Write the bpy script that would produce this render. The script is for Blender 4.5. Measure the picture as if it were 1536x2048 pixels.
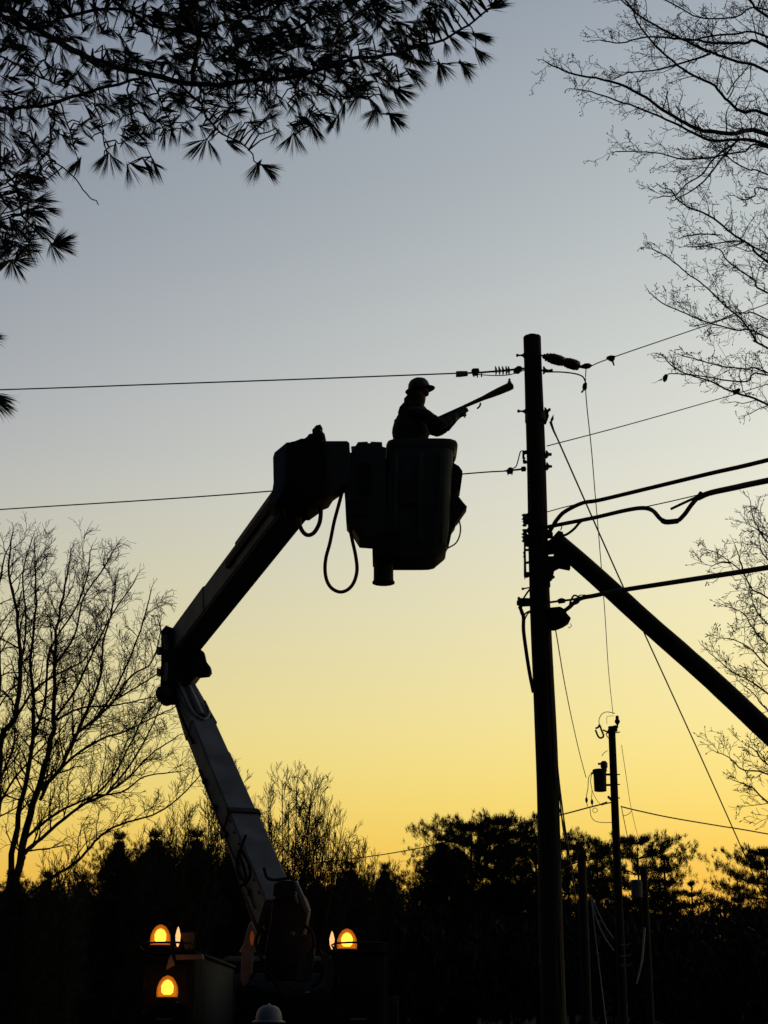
import bpy, math, random
import numpy as np
from mathutils import Vector, Matrix, Quaternion
R = math.radians
V = Vector
rng = random.Random(11)
for o in list(bpy.data.objects):
    bpy.data.objects.remove(o)
sc = bpy.context.scene
COL = sc.collection

# ------------------------------------------------------------------ camera
PITCH = 17.0
F = 3340.0                                   # focal length in photograph pixels
CAM = V((0.0, 0.0, 1.6))
cd = bpy.data.cameras.new('camera')
cam = bpy.data.objects.new('camera', cd)
COL.objects.link(cam)
cam.location = CAM
cam.rotation_euler = (R(90 + PITCH), 0, 0)
cd.sensor_fit = 'VERTICAL'
cd.sensor_height = 24.0
cd.lens = F / 2048.0 * 24.0
cd.clip_start = 0.05
cd.clip_end = 2000
sc.camera = cam

# ------------------------------------------------------------------ sky and sun
SUN_AZ = 20.0                                 # degrees to the right of straight ahead
w = bpy.data.worlds.new('World')
sc.world = w
w.use_nodes = True
nt = w.node_tree
nt.nodes.clear()
def N(t, **k):
    n = nt.nodes.new(t)
    for a, b in k.items():
        setattr(n, a, b)
    return n
def L(a, b):
    nt.links.new(a, b)
def math_node(op, a, b=None, c=None, clamp=False):
    n = N('ShaderNodeMath', operation=op)
    n.use_clamp = clamp
    for i, v in enumerate((a, b, c)):
        if v is None:
            continue
        if hasattr(v, 'links'):
            L(v, n.inputs[i])
        else:
            n.inputs[i].default_value = v
    return n.outputs[0]
def srgb(r, g, b):
    f = lambda c: (c / 255 / 12.92) if c / 255 <= 0.04045 else ((c / 255 + 0.055) / 1.055) ** 2.4
    return (f(r), f(g), f(b), 1)
tc = N('ShaderNodeTexCoord')
sep = N('ShaderNodeSeparateXYZ')
L(tc.outputs['Generated'], sep.inputs[0])
elev = math_node('MULTIPLY', math_node('ARCSINE', sep.outputs[2]), 180 / math.pi)
# the twilight sky by elevation, towards the afterglow
ramp = N('ShaderNodeValToRGB')
L(math_node('DIVIDE', math_node('MAXIMUM', elev, 0.0), 60.0), ramp.inputs[0])
STOPS = [(0.0, (228, 150, 60)), (2.6, (238, 168, 66)), (4.4, (243, 191, 76)), (6.2, (243, 209, 102)),
         (8.0, (241, 218, 128)), (10.0, (238, 222, 152)), (12.8, (228, 219, 174)), (16.0, (216, 214, 193)),
         (19.0, (206, 207, 201)), (24.0, (180, 186, 188)), (28.5, (162, 170, 177)), (34.0, (146, 156, 169)),
         (46.0, (98, 109, 131)), (60.0, (60, 71, 97))]
cr = ramp.color_ramp
cr.interpolation = 'B_SPLINE'
while len(cr.elements) > 1:
    cr.elements.remove(cr.elements[0])
cr.elements[0].position = 0
cr.elements[0].color = srgb(*STOPS[0][1])
for e, c in STOPS[1:]:
    el = cr.elements.new(e / 60.0)
    el.color = srgb(*c)
# azimuth: cosine of the angle from the afterglow
hl = math_node('SQRT', math_node('ADD', math_node('MULTIPLY', sep.outputs[0], sep.outputs[0]),
                                 math_node('MULTIPLY', sep.outputs[1], sep.outputs[1])))
dotp = math_node('ADD', math_node('MULTIPLY', sep.outputs[0], math.sin(R(SUN_AZ))),
                 math_node('MULTIPLY', sep.outputs[1], math.cos(R(SUN_AZ))))
caz = math_node('DIVIDE', dotp, math_node('MAXIMUM', hl, 0.02))
mr = N('ShaderNodeMapRange', interpolation_type='SMOOTHSTEP')
L(caz, mr.inputs[0])
mr.inputs[1].default_value = -0.5
mr.inputs[2].default_value = 0.80
mr.inputs[3].default_value = 0.0
mr.inputs[4].default_value = 1.0
# the sky away from the afterglow: dim and blue
ramp2 = N('ShaderNodeValToRGB')
L(math_node('DIVIDE', math_node('MAXIMUM', elev, 0.0), 90.0), ramp2.inputs[0])
r2 = ramp2.color_ramp
r2.elements[0].color = (0.014, 0.014, 0.018, 1)
r2.elements[1].color = (0.045, 0.060, 0.098, 1)
e = r2.elements.new(0.35); e.color = (0.018, 0.024, 0.036, 1)
mixs = N('ShaderNodeMix', data_type='RGBA')
L(mr.outputs[0], mixs.inputs['Factor'])
L(ramp2.outputs[0], mixs.inputs[6])
# brighter to the right, where the sun went down
sn = math_node('DIVIDE', sep.outputs[0], math_node('MAXIMUM', hl, 0.02))
we = N('ShaderNodeMapRange', interpolation_type='SMOOTHSTEP')
L(elev, we.inputs[0])
for i_, v_ in ((1, 3.0), (2, 24.0), (3, 0.30), (4, 1.15)): we.inputs[i_].default_value = v_
fac = math_node('MULTIPLY', math_node('MINIMUM', math_node('MAXIMUM', sn, -0.3), 0.4), we.outputs[0])
fv = N('ShaderNodeVectorMath', operation='SCALE')
fv.inputs[0].default_value = (1.0, 0.95, 0.72); L(fac, fv.inputs['Scale'])
fa = N('ShaderNodeVectorMath', operation='ADD')
L(fv.outputs[0], fa.inputs[0]); fa.inputs[1].default_value = (1, 1, 1)
vm = N('ShaderNodeVectorMath', operation='MULTIPLY')
L(ramp.outputs[0], vm.inputs[0]); L(fa.outputs[0], vm.inputs[1])
L(vm.outputs[0], mixs.inputs[7])
# faint physical sky on top, same sun direction
sky = N('ShaderNodeTexSky', sky_type='NISHITA')
sky.sun_disc = False
sky.sun_elevation = R(1.0)
sky.sun_rotation = R(SUN_AZ)
sky.air_density = 1.2
sky.dust_density = 2.0
bg1 = N('ShaderNodeBackground')
L(mixs.outputs[2], bg1.inputs[0])
bg1.inputs[1].default_value = 1.0
bg2 = N('ShaderNodeBackground')
L(sky.outputs[0], bg2.inputs[0])
bg2.inputs[1].default_value = 0.004
ad = N('ShaderNodeAddShader')
L(bg1.outputs[0], ad.inputs[0])
L(bg2.outputs[0], ad.inputs[1])
wo = N('ShaderNodeOutputWorld')
L(ad.outputs[0], wo.inputs[0])

sd = bpy.data.lights.new('sun', 'SUN')
sun = bpy.data.objects.new('sun', sd)
COL.objects.link(sun)
sd.energy = 0.03
sd.angle = R(4)
sd.color = (1.0, 0.62, 0.3)
sdir = V((math.sin(R(SUN_AZ)), math.cos(R(SUN_AZ)), math.tan(R(1.0)))).normalized()
sun.rotation_euler = sdir.to_track_quat('Z', 'Y').to_euler()

sc.view_settings.view_transform = 'Standard'
sc.view_settings.look = 'None'
sc.view_settings.exposure = 0.0
sc.view_settings.gamma = 1.0
sc.view_settings.use_curve_mapping = False
sc.cycles.use_denoising = True
sc.cycles.max_bounces = 5
sc.cycles.transparent_max_bounces = 8
sc.cycles.sample_clamp_indirect = 4

# ------------------------------------------------------------------ helpers
_c, _s = math.cos(R(PITCH)), math.sin(R(PITCH))
def at(px, py, Y):
    """point of the place seen at this pixel of the photograph, Y metres ahead"""
    dx, dy = (px - 768) / F, (1024 - py) / F
    t = Y / (_c - dy * _s)
    return CAM + V((dx * t, Y, (_s + dy * _c) * t))
def ppm(py, Y):
    dy = (1024 - py) / F
    return F * (_c - dy * _s) / Y
def mat(name, col, rough=0.7, metal=0.0, noise=None, bump=0.0, scale=8.0, spec=0.3, emit=None, estr=0.0, stretch=None):
    m = bpy.data.materials.new(name)
    m.use_nodes = True
    t = m.node_tree
    b = t.nodes['Principled BSDF']
    b.inputs['Roughness'].default_value = rough
    b.inputs['Metallic'].default_value = metal
    b.inputs['Specular IOR Level'].default_value = spec
    b.inputs['Base Color'].default_value = (*col, 1)
    if noise is not None or bump:
        co = t.nodes.new('ShaderNodeTexCoord')
        mp = t.nodes.new('ShaderNodeMapping')
        t.links.new(co.outputs['Object'], mp.inputs[0])
        if stretch:
            mp.inputs['Scale'].default_value = stretch
        n = t.nodes.new('ShaderNodeTexNoise')
        n.inputs['Scale'].default_value = scale
        n.inputs['Detail'].default_value = 6
        t.links.new(mp.outputs[0], n.inputs[0])
        if noise is not None:
            r = t.nodes.new('ShaderNodeValToRGB')
            r.color_ramp.elements[0].position = 0.35
            r.color_ramp.elements[1].position = 0.7
            r.color_ramp.elements[0].color = (*noise, 1)
            r.color_ramp.elements[1].color = (*col, 1)
            t.links.new(n.outputs[0], r.inputs[0])
            t.links.new(r.outputs[0], b.inputs['Base Color'])
        if bump:
            bp = t.nodes.new('ShaderNodeBump')
            bp.inputs['Strength'].default_value = bump
            bp.inputs['Distance'].default_value = 0.01
            t.links.new(n.outputs[0], bp.inputs['Height'])
            t.links.new(bp.outputs[0], b.inputs['Normal'])
    if emit:
        b.inputs['Emission Color'].default_value = (*emit, 1)
        b.inputs['Emission Strength'].default_value = estr
    return m
M = dict(
    pole=mat('creosoted_wood', (0.03, 0.023, 0.019), 0.95, noise=(0.014, 0.011, 0.009), bump=0.6, scale=6, stretch=(6, 6, 0.5)),
    bark=mat('grey_bark', (0.10, 0.08, 0.065), 0.9, noise=(0.05, 0.04, 0.032), bump=0.5, scale=9),
    fbark=mat('brown_bark', (0.065, 0.045, 0.03), 0.95, noise=(0.035, 0.025, 0.018), scale=5),
    pbark=mat('pine_bark', (0.07, 0.05, 0.04), 0.9, noise=(0.03, 0.025, 0.02), bump=0.6, scale=12),
    needle=mat('pine_needles', (0.035, 0.055, 0.03), 0.6, noise=(0.022, 0.035, 0.02), scale=3),
    ever=mat('evergreen_foliage', (0.03, 0.04, 0.022), 0.9, noise=(0.018, 0.025, 0.015), scale=1.2),
    wood=mat('woodland_foliage', (0.02, 0.024, 0.015), 0.95, noise=(0.012, 0.014, 0.01), scale=0.8),
    grass=mat('rough_grass', (0.05, 0.06, 0.03), 0.95, noise=(0.035, 0.035, 0.02), bump=0.4, scale=2),
    asphalt=mat('asphalt', (0.05, 0.05, 0.052), 0.9, noise=(0.035, 0.035, 0.036), bump=0.4, scale=30),
    paint=mat('pale_boom_paint', (0.165, 0.178, 0.20), 0.75, noise=(0.10, 0.104, 0.108), scale=3.0, spec=0.12),
    under=mat('dark_shade_paint', (0.07, 0.07, 0.07), 0.8, noise=(0.045, 0.045, 0.045), scale=4, spec=0.08),  # darker copy of the boom paint: underside shade, plain dark parts elsewhere
    fibre=mat('bucket_cover', (0.045, 0.055, 0.055), 0.7, noise=(0.028, 0.034, 0.034), bump=0.3, scale=6),
    steel=mat('dark_steel', (0.035, 0.036, 0.04), 0.7, metal=0.3, noise=(0.02, 0.02, 0.02), scale=9, spec=0.15),
    galv=mat('galvanised_steel', (0.14, 0.145, 0.155), 0.6, metal=0.3, noise=(0.14, 0.14, 0.14), scale=14),
    rubber=mat('black_rubber', (0.014, 0.014, 0.014), 0.85, bump=0.1, scale=20, spec=0.1),
    hose=mat('red_brown_hose', (0.12, 0.035, 0.025), 0.6, noise=(0.06, 0.02, 0.015), scale=12),
    cable=mat('cable_sheath', (0.05, 0.035, 0.028), 0.7, noise=(0.03, 0.02, 0.018), scale=10),
    wire=mat('bare_wire', (0.07, 0.06, 0.05), 0.6, metal=0.3, noise=(0.05, 0.04, 0.03), scale=10),
    porc=mat('brown_porcelain', (0.09, 0.04, 0.03), 0.35, noise=(0.05, 0.025, 0.02), scale=8),
    body=mat('truck_body_paint', (0.022, 0.022, 0.021), 0.9, noise=(0.014, 0.013, 0.012), scale=3, spec=0.04),
    cab=mat('truck_cab_paint', (0.02, 0.02, 0.02), 0.8, noise=(0.014, 0.014, 0.014), scale=2, spec=0.05),
    pale=mat('pale_panel', (0.25, 0.23, 0.2), 0.6, noise=(0.14, 0.13, 0.11), scale=5),
    glass=mat('window_glass', (0.02, 0.025, 0.03), 0.08, bump=0.02, scale=3, spec=0.5),
    red=mat('red_lens', (0.3, 0.02, 0.015), 0.3, noise=(0.2, 0.01, 0.01), scale=30),
    jacket=mat('dark_work_jacket', (0.03, 0.03, 0.032), 0.9, noise=(0.018, 0.018, 0.02), bump=0.5, scale=14),
    glove=mat('rubber_glove', (0.05, 0.03, 0.02), 0.6, noise=(0.03, 0.02, 0.015), scale=12),
    skin=mat('skin', (0.11, 0.065, 0.045), 0.7, noise=(0.09, 0.05, 0.038), scale=20),
    eye=mat('eye', (0.05, 0.04, 0.03), 0.2, noise=(0.04, 0.03, 0.02), scale=20),
    hair=mat('dark_hair', (0.03, 0.02, 0.015), 0.8, noise=(0.02, 0.014, 0.01), scale=40),
    hatd=mat('dark_hard_hat', (0.04, 0.045, 0.045), 0.6, noise=(0.03, 0.034, 0.034), scale=6),
    hatw=mat('pale_hard_hat', (0.11, 0.125, 0.15), 0.55, noise=(0.11, 0.125, 0.145), scale=6),
    stick=mat('rod_sleeve', (0.12, 0.06, 0.04), 0.6, noise=(0.07, 0.035, 0.025), scale=9),
    pink=mat('pink_cap', (0.55, 0.22, 0.22), 0.5, noise=(0.4, 0.15, 0.15), scale=30),
    slack=mat('grey_cable', (0.12, 0.12, 0.12), 0.8, noise=(0.08, 0.08, 0.08), scale=5),  # mid grey, tone varied by noise
    leaf=mat('dry_leaf', (0.10, 0.05, 0.03), 0.8, noise=(0.06, 0.03, 0.02), scale=10),
)
def lens_mat(name, colour, strength, trans):
    m = bpy.data.materials.new(name)
    m.use_nodes = True
    t = m.node_tree
    t.nodes.clear()
    e = t.nodes.new('ShaderNodeEmission')
    n = t.nodes.new('ShaderNodeTexNoise'); n.inputs['Scale'].default_value = 25
    r = t.nodes.new('ShaderNodeValToRGB')
    r.color_ramp.elements[0].color = (colour[0] * 0.75, colour[1] * 0.6, colour[2] * 0.6, 1)
    r.color_ramp.elements[1].color = (*colour, 1)
    t.links.new(n.outputs[0], r.inputs[0]); t.links.new(r.outputs[0], e.inputs[0])
    e.inputs[1].default_value = strength
    o = t.nodes.new('ShaderNodeOutputMaterial')
    if trans > 0:
        tr = t.nodes.new('ShaderNodeBsdfTransparent')
        tr.inputs[0].default_value = (1.0, 0.62, 0.22, 1)
        mx = t.nodes.new('ShaderNodeMixShader')
        mx.inputs[0].default_value = trans
        t.links.new(e.outputs[0], mx.inputs[1]); t.links.new(tr.outputs[0], mx.inputs[2])
        t.links.new(mx.outputs[0], o.inputs[0])
    else:
        t.links.new(e.outputs[0], o.inputs[0])
    return m
M['lens'] = lens_mat('amber_lens_lit', (1.0, 0.30, 0.02), 0.75, 0.6)
M['bulb'] = lens_mat('amber_lamp_lit', (1.0, 0.72, 0.40), 16.0, 0.0)
M['glowshell'] = lens_mat('amber_glow_shell', (1.0, 0.46, 0.06), 1.0, 0.6)  # added translucent shell, glows to smooth the lamp's falloff
M['marker'] = lens_mat('amber_marker_lit', (1.0, 0.5, 0.18), 1.6, 0.0)
M['dimlens'] = lens_mat('self_lit_amber_reflector', (1.0, 0.22, 0.05), 0.12, 0.0)  # emits its own dim amber in place of reflected light

class MB:
    """collects tubes, boxes and faces; build() links them as one mesh object"""
    def __init__(self):
        self.v = []; self.f = []; self.batch = {}
    def raw(self, verts, faces):
        b = len(self.v)
        self.v.extend([tuple(p) for p in verts])
        self.f.extend([tuple(i + b for i in f) for f in faces])
        return self
    def tube(self, pts, rad, sides=8, ref=None):
        n = len(pts)
        if not hasattr(rad, '__len__'):
            rad = [rad] * n
        k = (n, sides, ref)
        self.batch.setdefault(k, []).append(([tuple(p) for p in pts], list(rad)))
        return self
    def box(self, c, ax, ay, az):
        c = V(c); vs = []
        for sx in (-1, 1):
            for sy in (-1, 1):
                for sz in (-1, 1):
                    vs.append(c + ax * sx + ay * sy + az * sz)
        return self.raw(vs, [(0, 1, 3, 2), (4, 6, 7, 5), (0, 4, 5, 1), (2, 3, 7, 6), (0, 2, 6, 4), (1, 5, 7, 3)])
    def abox(self, x0, x1, y0, y1, z0, z1):
        return self.box(((x0 + x1) / 2, (y0 + y1) / 2, (z0 + z1) / 2), V(((x1 - x0) / 2, 0, 0)), V((0, (y1 - y0) / 2, 0)), V((0, 0, (z1 - z0) / 2)))
    def cbox(self, x0, x1, y0, y1, z0, z1, b=0.03):
        """box with chamfered edges round its sides"""
        ring = lambda z, i: [(x0 + b + i, y0 + i, z), (x1 - b - i, y0 + i, z), (x1 - i, y0 + b + i, z), (x1 - i, y1 - b - i, z),
                             (x1 - b - i, y1 - i, z), (x0 + b + i, y1 - i, z), (x0 + i, y1 - b - i, z), (x0 + i, y0 + b + i, z)]
        rs = [ring(z0, b * .7), ring(z0 + b, 0), ring(z1 - b, 0), ring(z1, b * .7)]
        return self.loft(rs)
    def loft(self, rings, caps=True):
        n = len(rings[0]); vs = [p for r in rings for p in r]; fs = []
        for i in range(len(rings) - 1):
            for j in range(n):
                k = (j + 1) % n
                fs.append((i * n + j, i * n + k, (i + 1) * n + k, (i + 1) * n + j))
        if caps:
            fs.append(tuple(range(n))[::-1]); fs.append(tuple(range((len(rings) - 1) * n, len(rings) * n)))
        return self.raw(vs, fs)
    def prism(self, px, Y, h):
        """outline in photo pixels at distance Y-h, carried straight back by 2h metres"""
        f = [at(x, y, Y - h) for x, y in px]
        b = [p + V((0, 2 * h, 0)) for p in f]
        m = (sum(f, V()) / len(f))
        f0 = [p.lerp(m, 0.04) + V((0, -0.012, 0)) for p in f]
        return self.loft([f0, f, b])
    def beam(self, A, B, n, w0, h0, w1=None, h1=None, ch=0.02):
        w1 = w0 if w1 is None else w1; h1 = h0 if h1 is None else h1
        a = (B - A).normalized(); n = n.normalized(); u = a.cross(n).normalized()
        if u.z < 0: u = -u
        def ring(P, w_, h_):
            q = []
            for sx, sy in ((-1, -1), (1, -1), (1, 1), (-1, 1)):
                c1 = (w_ - ch) * sx, h_ * sy
                c2 = w_ * sx, (h_ - ch) * sy
                q += [c1, c2] if sx * sy > 0 else [c2, c1]
            q2 = sorted(q, key=lambda t: math.atan2(t[1] / h_, t[0] / w_))
            return [P + n * x + u * y for x, y in q2]
        return self.loft([ring(A, w0, h0), ring(B, w1, h1)])
    def lathe(self, c, axis, prof, n=16):
        """prof: (distance along axis, radius)"""
        axis = axis.normalized()
        r = V((0, 1, 0)) if abs(axis.y) < 0.8 else V((1, 0, 0))
        u = axis.cross(r).normalized(); v = axis.cross(u)
        rings = [[c + axis * d + (u * math.cos(2 * math.pi * k / n) + v * math.sin(2 * math.pi * k / n)) * max(q, 1e-4) for k in range(n)] for d, q in prof]
        return self.loft(rings)
    def build(self, name, material, parent=None, smooth=True, origin=None):
        V_ = [np.array(self.v, dtype=np.float64).reshape(-1, 3)]
        loops = []; starts = []; totals = []; ls = 0
        for f in self.f:
            loops.extend(f); starts.append(ls); totals.append(len(f)); ls += len(f)
        loops = [np.array(loops, dtype=np.int64)]; starts = [np.array(starts, dtype=np.int64)]; totals = [np.array(totals, dtype=np.int64)]
        base = len(self.v)
        for (n, s, ref), items in self.batch.items():
            P = np.array([i[0] for i in items]); Rr = np.array([i[1] for i in items])
            m = len(items)
            T = np.gradient(P, axis=1)
            T /= np.maximum(np.linalg.norm(T, axis=2, keepdims=True), 1e-9)
            if ref is None:
                D = np.abs(P[:, -1] - P[:, 0]); ax = np.argmin(D, axis=1)
                rf = np.eye(3)[ax][:, None, :]
            else:
                rf = np.array(ref, dtype=float)[None, None, :]
            U = np.cross(T, np.broadcast_to(rf, T.shape)); U /= np.maximum(np.linalg.norm(U, axis=2, keepdims=True), 1e-9)
            W = np.cross(T, U)
            a = np.arange(s) * 2 * math.pi / s
            ring = P[:, :, None, :] + Rr[:, :, None, None] * (np.cos(a)[None, None, :, None] * U[:, :, None, :] + np.sin(a)[None, None, :, None] * W[:, :, None, :])
            V_.append(ring.reshape(-1, 3))
            i = np.arange(m)[:, None, None] * (n * s); j = np.arange(n - 1)[None, :, None] * s; k = np.arange(s)[None, None, :]
            k2 = (k + 1) % s
            q = np.stack([i + j + k, i + j + k2, i + j + s + k2, i + j + s + k], axis=-1).reshape(-1, 4) + base
            loops.append(q.ravel()); nq = len(q)
            starts.append(ls + np.arange(nq) * 4); totals.append(np.full(nq, 4)); ls += nq * 4
            c0 = (np.arange(m)[:, None] * (n * s) + np.arange(s)[None, ::-1]) + base
            c1 = (np.arange(m)[:, None] * (n * s) + (n - 1) * s + np.arange(s)[None, :]) + base
            cc = np.concatenate([c0, c1]); loops.append(cc.ravel())
            starts.append(ls + np.arange(len(cc)) * s); totals.append(np.full(len(cc), s)); ls += len(cc) * s
            base += m * n * s
        VV = np.concatenate(V_)
        if parent is not None:
            org = WORLD[parent.name]
        else:
            org = V(origin) if origin is not None else V((*VV[:, :2].mean(0), VV[:, 2].min()))
        VV = VV - np.array(org)
        me = bpy.data.meshes.new(name)
        me.vertices.add(len(VV)); me.vertices.foreach_set('co', VV.ravel())
        lo = np.concatenate(loops); st = np.concatenate(starts); tt = np.concatenate(totals)
        me.loops.add(len(lo)); me.loops.foreach_set('vertex_index', lo.astype(np.int32))
        me.polygons.add(len(st)); me.polygons.foreach_set('loop_start', st.astype(np.int32)); me.polygons.foreach_set('loop_total', tt.astype(np.int32))
        me.polygons.foreach_set('use_smooth', np.full(len(st), bool(smooth)))
        me.update(calc_edges=True); me.validate()
        if material: me.materials.append(material)
        if smooth and len(VV) < 60000:
            try: me.set_sharp_from_angle(angle=R(38))
            except Exception: pass
        o = bpy.data.objects.new(name, me); COL.objects.link(o)
        if parent is not None:
            o.parent = parent; WORLD[o.name] = org
        else:
            o.location = org; WORLD[o.name] = org
        return o
WORLD = {}
def tag(o, label=None, cat=None, group=None, kind=None):
    if label: o['label'] = label
    if cat: o['category'] = cat
    if group: o['group'] = group
    if kind: o['kind'] = kind
    return o
def thing(name, label, cat, loc, group=None):
    o = bpy.data.objects.new(name, None); COL.objects.link(o)
    o.location = loc; o.empty_display_size = 0.2
    WORLD[o.name] = V(loc)
    return tag(o, label, cat, group)
def rv(s=1.0):
    return V((rng.gauss(0, s), rng.gauss(0, s), rng.gauss(0, s)))
def smoothpath(pts, n=4):
    """Catmull-Rom through points"""
    pts = [V(p) for p in pts]
    if len(pts) < 3:
        return [pts[0].lerp(pts[-1], i / n) for i in range(n + 1)]
    q = [pts[0] * 2 - pts[1]] + pts + [pts[-1] * 2 - pts[-2]]
    out = []
    for i in range(1, len(q) - 2):
        p0, p1, p2, p3 = q[i - 1:i + 3]
        for k in range(n):
            t = k / n
            out.append(0.5 * ((2 * p1) + (p2 - p0) * t + (2 * p0 - 5 * p1 + 4 * p2 - p3) * t * t + (3 * p1 - p0 - 3 * p2 + p3) * t ** 3))
    out.append(pts[-1])
    return out
def lerpl(a, b, n):
    return [a + (b - a) * i / (n - 1) for i in range(n)]

# ------------------------------------------------------------------ setting: ground, road, hills
def sheet(name, x0, x1, y0, y1, z, m, nx=2, ny=2, f=None):
    vs = []; fs = []
    for j in range(ny + 1):
        for i in range(nx + 1):
            x = x0 + (x1 - x0) * i / nx; y = y0 + (y1 - y0) * j / ny
            vs.append((x, y, z + (f(x, y) if f else 0)))
    for j in range(ny):
        for i in range(nx):
            a = j * (nx + 1) + i
            fs.append((a, a + 1, a + nx + 2, a + nx + 1))
    mb = MB().raw(vs, fs)
    return tag(mb.build(name, m, origin=(0, 0, 0)), kind='structure')
sheet('ground', -600, 600, -300, 900, 0.0, M['grass'])
sheet('road', -300, 300, 13.2, 25.5, 0.004, M['asphalt'])
def hillf(x, y):
    t = max(0.0, min(1.0, (y - 108) / 30.0)); t = t * t * (3 - 2 * t)
    return t * (8.2 + 1.1 * math.sin(x * 0.06 + 1) + 0.7 * math.sin(x * 0.17) + 0.35 * math.sin(x * 0.55 + y * 0.3)) - 0.3
sheet('hills', -260, 260, 106, 260, 0.0, M['wood'], 260, 30, hillf)

# ------------------------------------------------------------------ utility pole
PY = 17.5
root = thing('utility_pole', 'thick dark wooden utility pole hung with insulators, brackets and cables', 'utility pole', (at(1096, 1700, PY).x, PY, 0))
px0 = at(1096, 1700, PY).x
zt = at(1065, 675, PY).z
mb = MB()
rings = []
from mathutils import noise as _mn
for i in range(121):
    z = zt * i / 120
    rad = 0.130 + (0.100 - 0.130) * (z / zt)
    ring = []
    for k in range(40):
        a_ = k * math.pi / 20; c_, s_ = math.cos(a_), math.sin(a_)
        q_ = rad + .005 * _mn.noise(V((c_ * 1.5, s_ * 1.5, z * .9))) + .004 * _mn.noise(V((c_ * 6, s_ * 6, z * .8 + 7)))
        if k in (7, 18, 26, 33) and _mn.noise(V((k, 0, z * .5))) > -.05: q_ -= .010          # drying cracks
        ring.append(V((px0 + q_ * c_ + 0.014 * math.sin(z * .6) + .006 * math.sin(z * 1.9), PY + q_ * s_, z)))
    rings.append(ring)
rings.append([p.lerp(V((px0, PY, zt + 0.03)), 0.06) + V((0, 0, 0.008)) for p in rings[-1]])
mb.loft(rings)
mb.build('shaft', M['pole'], root)
def pole_z(py): return at(1080, py, PY).z
def pole_r(z): return 0.130 - 0.030 * z / zt
def bolt(py, side, length, drop=0.0, r=0.011, flare=True):
    z = pole_z(py); x = px0 + side * (pole_r(z) - 0.02)
    e = x + side * (length + 0.02)
    b = MB()
    b.tube([V((x, PY - .02, z)), V((e, PY - .02, z + drop))], r, 8)
    b.tube([V((e - side * 0.012, PY - .02, z + drop)), V((e + side * 0.012, PY - .02, z + drop))], r * 1.7, 6)
    if flare:
        b.lathe(V((x + side * 0.015, PY - .02, z)), V((side, 0, 0)), [(0, .05), (.012, .045), (.03, .02), (.05, .012)], 10)
    b.build('through_bolt', M['steel'], root)
bolt(712, -1, 0.09); bolt(742, 1, 0.09, 0.0); bolt(824, -1, 0.09, .003); bolt(824, 1, 0.05, 0.02)
bolt(910, 1, 0.045); bolt(934, 1, 0.045, 0, .009); bolt(1155, 1, 0.02, 0, .012); bolt(1175, -1, 0.085, -0.02, .008, False)
bolt(1200, -1, 0.13, 0, .018, False); bolt(1045, -1, 0.05, .03); bolt(1062, -1, .05, -.02); bolt(1078, -1, .055, -.01)
# band with eye below the second bolt (guy attachment)
mb = MB(); z = pole_z(832)
mb.lathe(V((px0, PY, z - 0.07)), V((0, 0, 1)), [(0, .115), (0.0, .122), (.09, .120), (.09, .11)], 18)
mb.build('guy_band', M['steel'], root)
mb = MB()
mb.prism([(1086, 824), (1096, 822), (1098, 832), (1093, 845), (1086, 846)], PY, 0.03)
mb.build('guy_eye_plate', M['steel'], root)
mb = MB()
mb.tube([at(x, y, PY) for x, y in ((1101, 846), (1103, 838), (1107, 830), (1106, 838), (1101, 846))], 0.009, 8, (0, 1, 0))
mb.build('guy_shackle', M['galv'], root)
# spool rack and spools on the left of the pole (secondary)
mb = MB()
mb.prism([(1048, 1080), (1051, 1080), (1053, 1150), (1050, 1158), (1048, 1150)], PY, 0.02)
mb.prism([(1050, 1098), (1060, 1098), (1060, 1101), (1050, 1101)], PY, 0.015)
mb.prism([(1050, 1124), (1060, 1122), (1060, 1126), (1050, 1127)], PY, 0.015)
mb.prism([(1050, 1144), (1062, 1144), (1062, 1152), (1052, 1155)], PY, 0.015)
mb.build('rack_bar', M['steel'], root)
for yy, s_ in ((1034, 1.0), (1048, .8), (1064, 1.1), (1078, 1.0), (1112, .55)):
    c = at(1049, yy, PY)
    MB().lathe(c - V((0, 0, .035 * s_)), V((rng.uniform(-.15, .15), 0, 1)), [(0, .018 * s_), (.01, .034 * s_), (.025, .020 * s_), (.045, .020 * s_), (.058, .034 * s_), (.07, .016 * s_)], 12).build('spool_insulator', M['porc'], root)
MB().prism([(1047, 1072), (1062, 1066), (1062, 1092), (1050, 1090)], PY, 0.03).build('rack_bracket', M['steel'], root)
MB().prism([(1046, 1030), (1058, 1025), (1058, 1045), (1052, 1048)], PY, 0.025).build('rack_bracket', M['steel'], root)
# brackets near left, y 905-940
mb = MB()
mb.prism([(1045, 902), (1056, 900), (1056, 906), (1049, 907), (1049, 916), (1045, 915)], PY, .02)
mb.tube([at(1049, 915, PY), at(1047, 922, PY), at(1050, 926, PY)], .012, 8)
mb.lathe(at(1050, 924, PY), V((0, 0, 1)), [(-.02, .01), (-.012, .024), (.01, .024), (.02, .01)], 10)
mb.build('left_hook_bracket', M['steel'], root)
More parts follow.
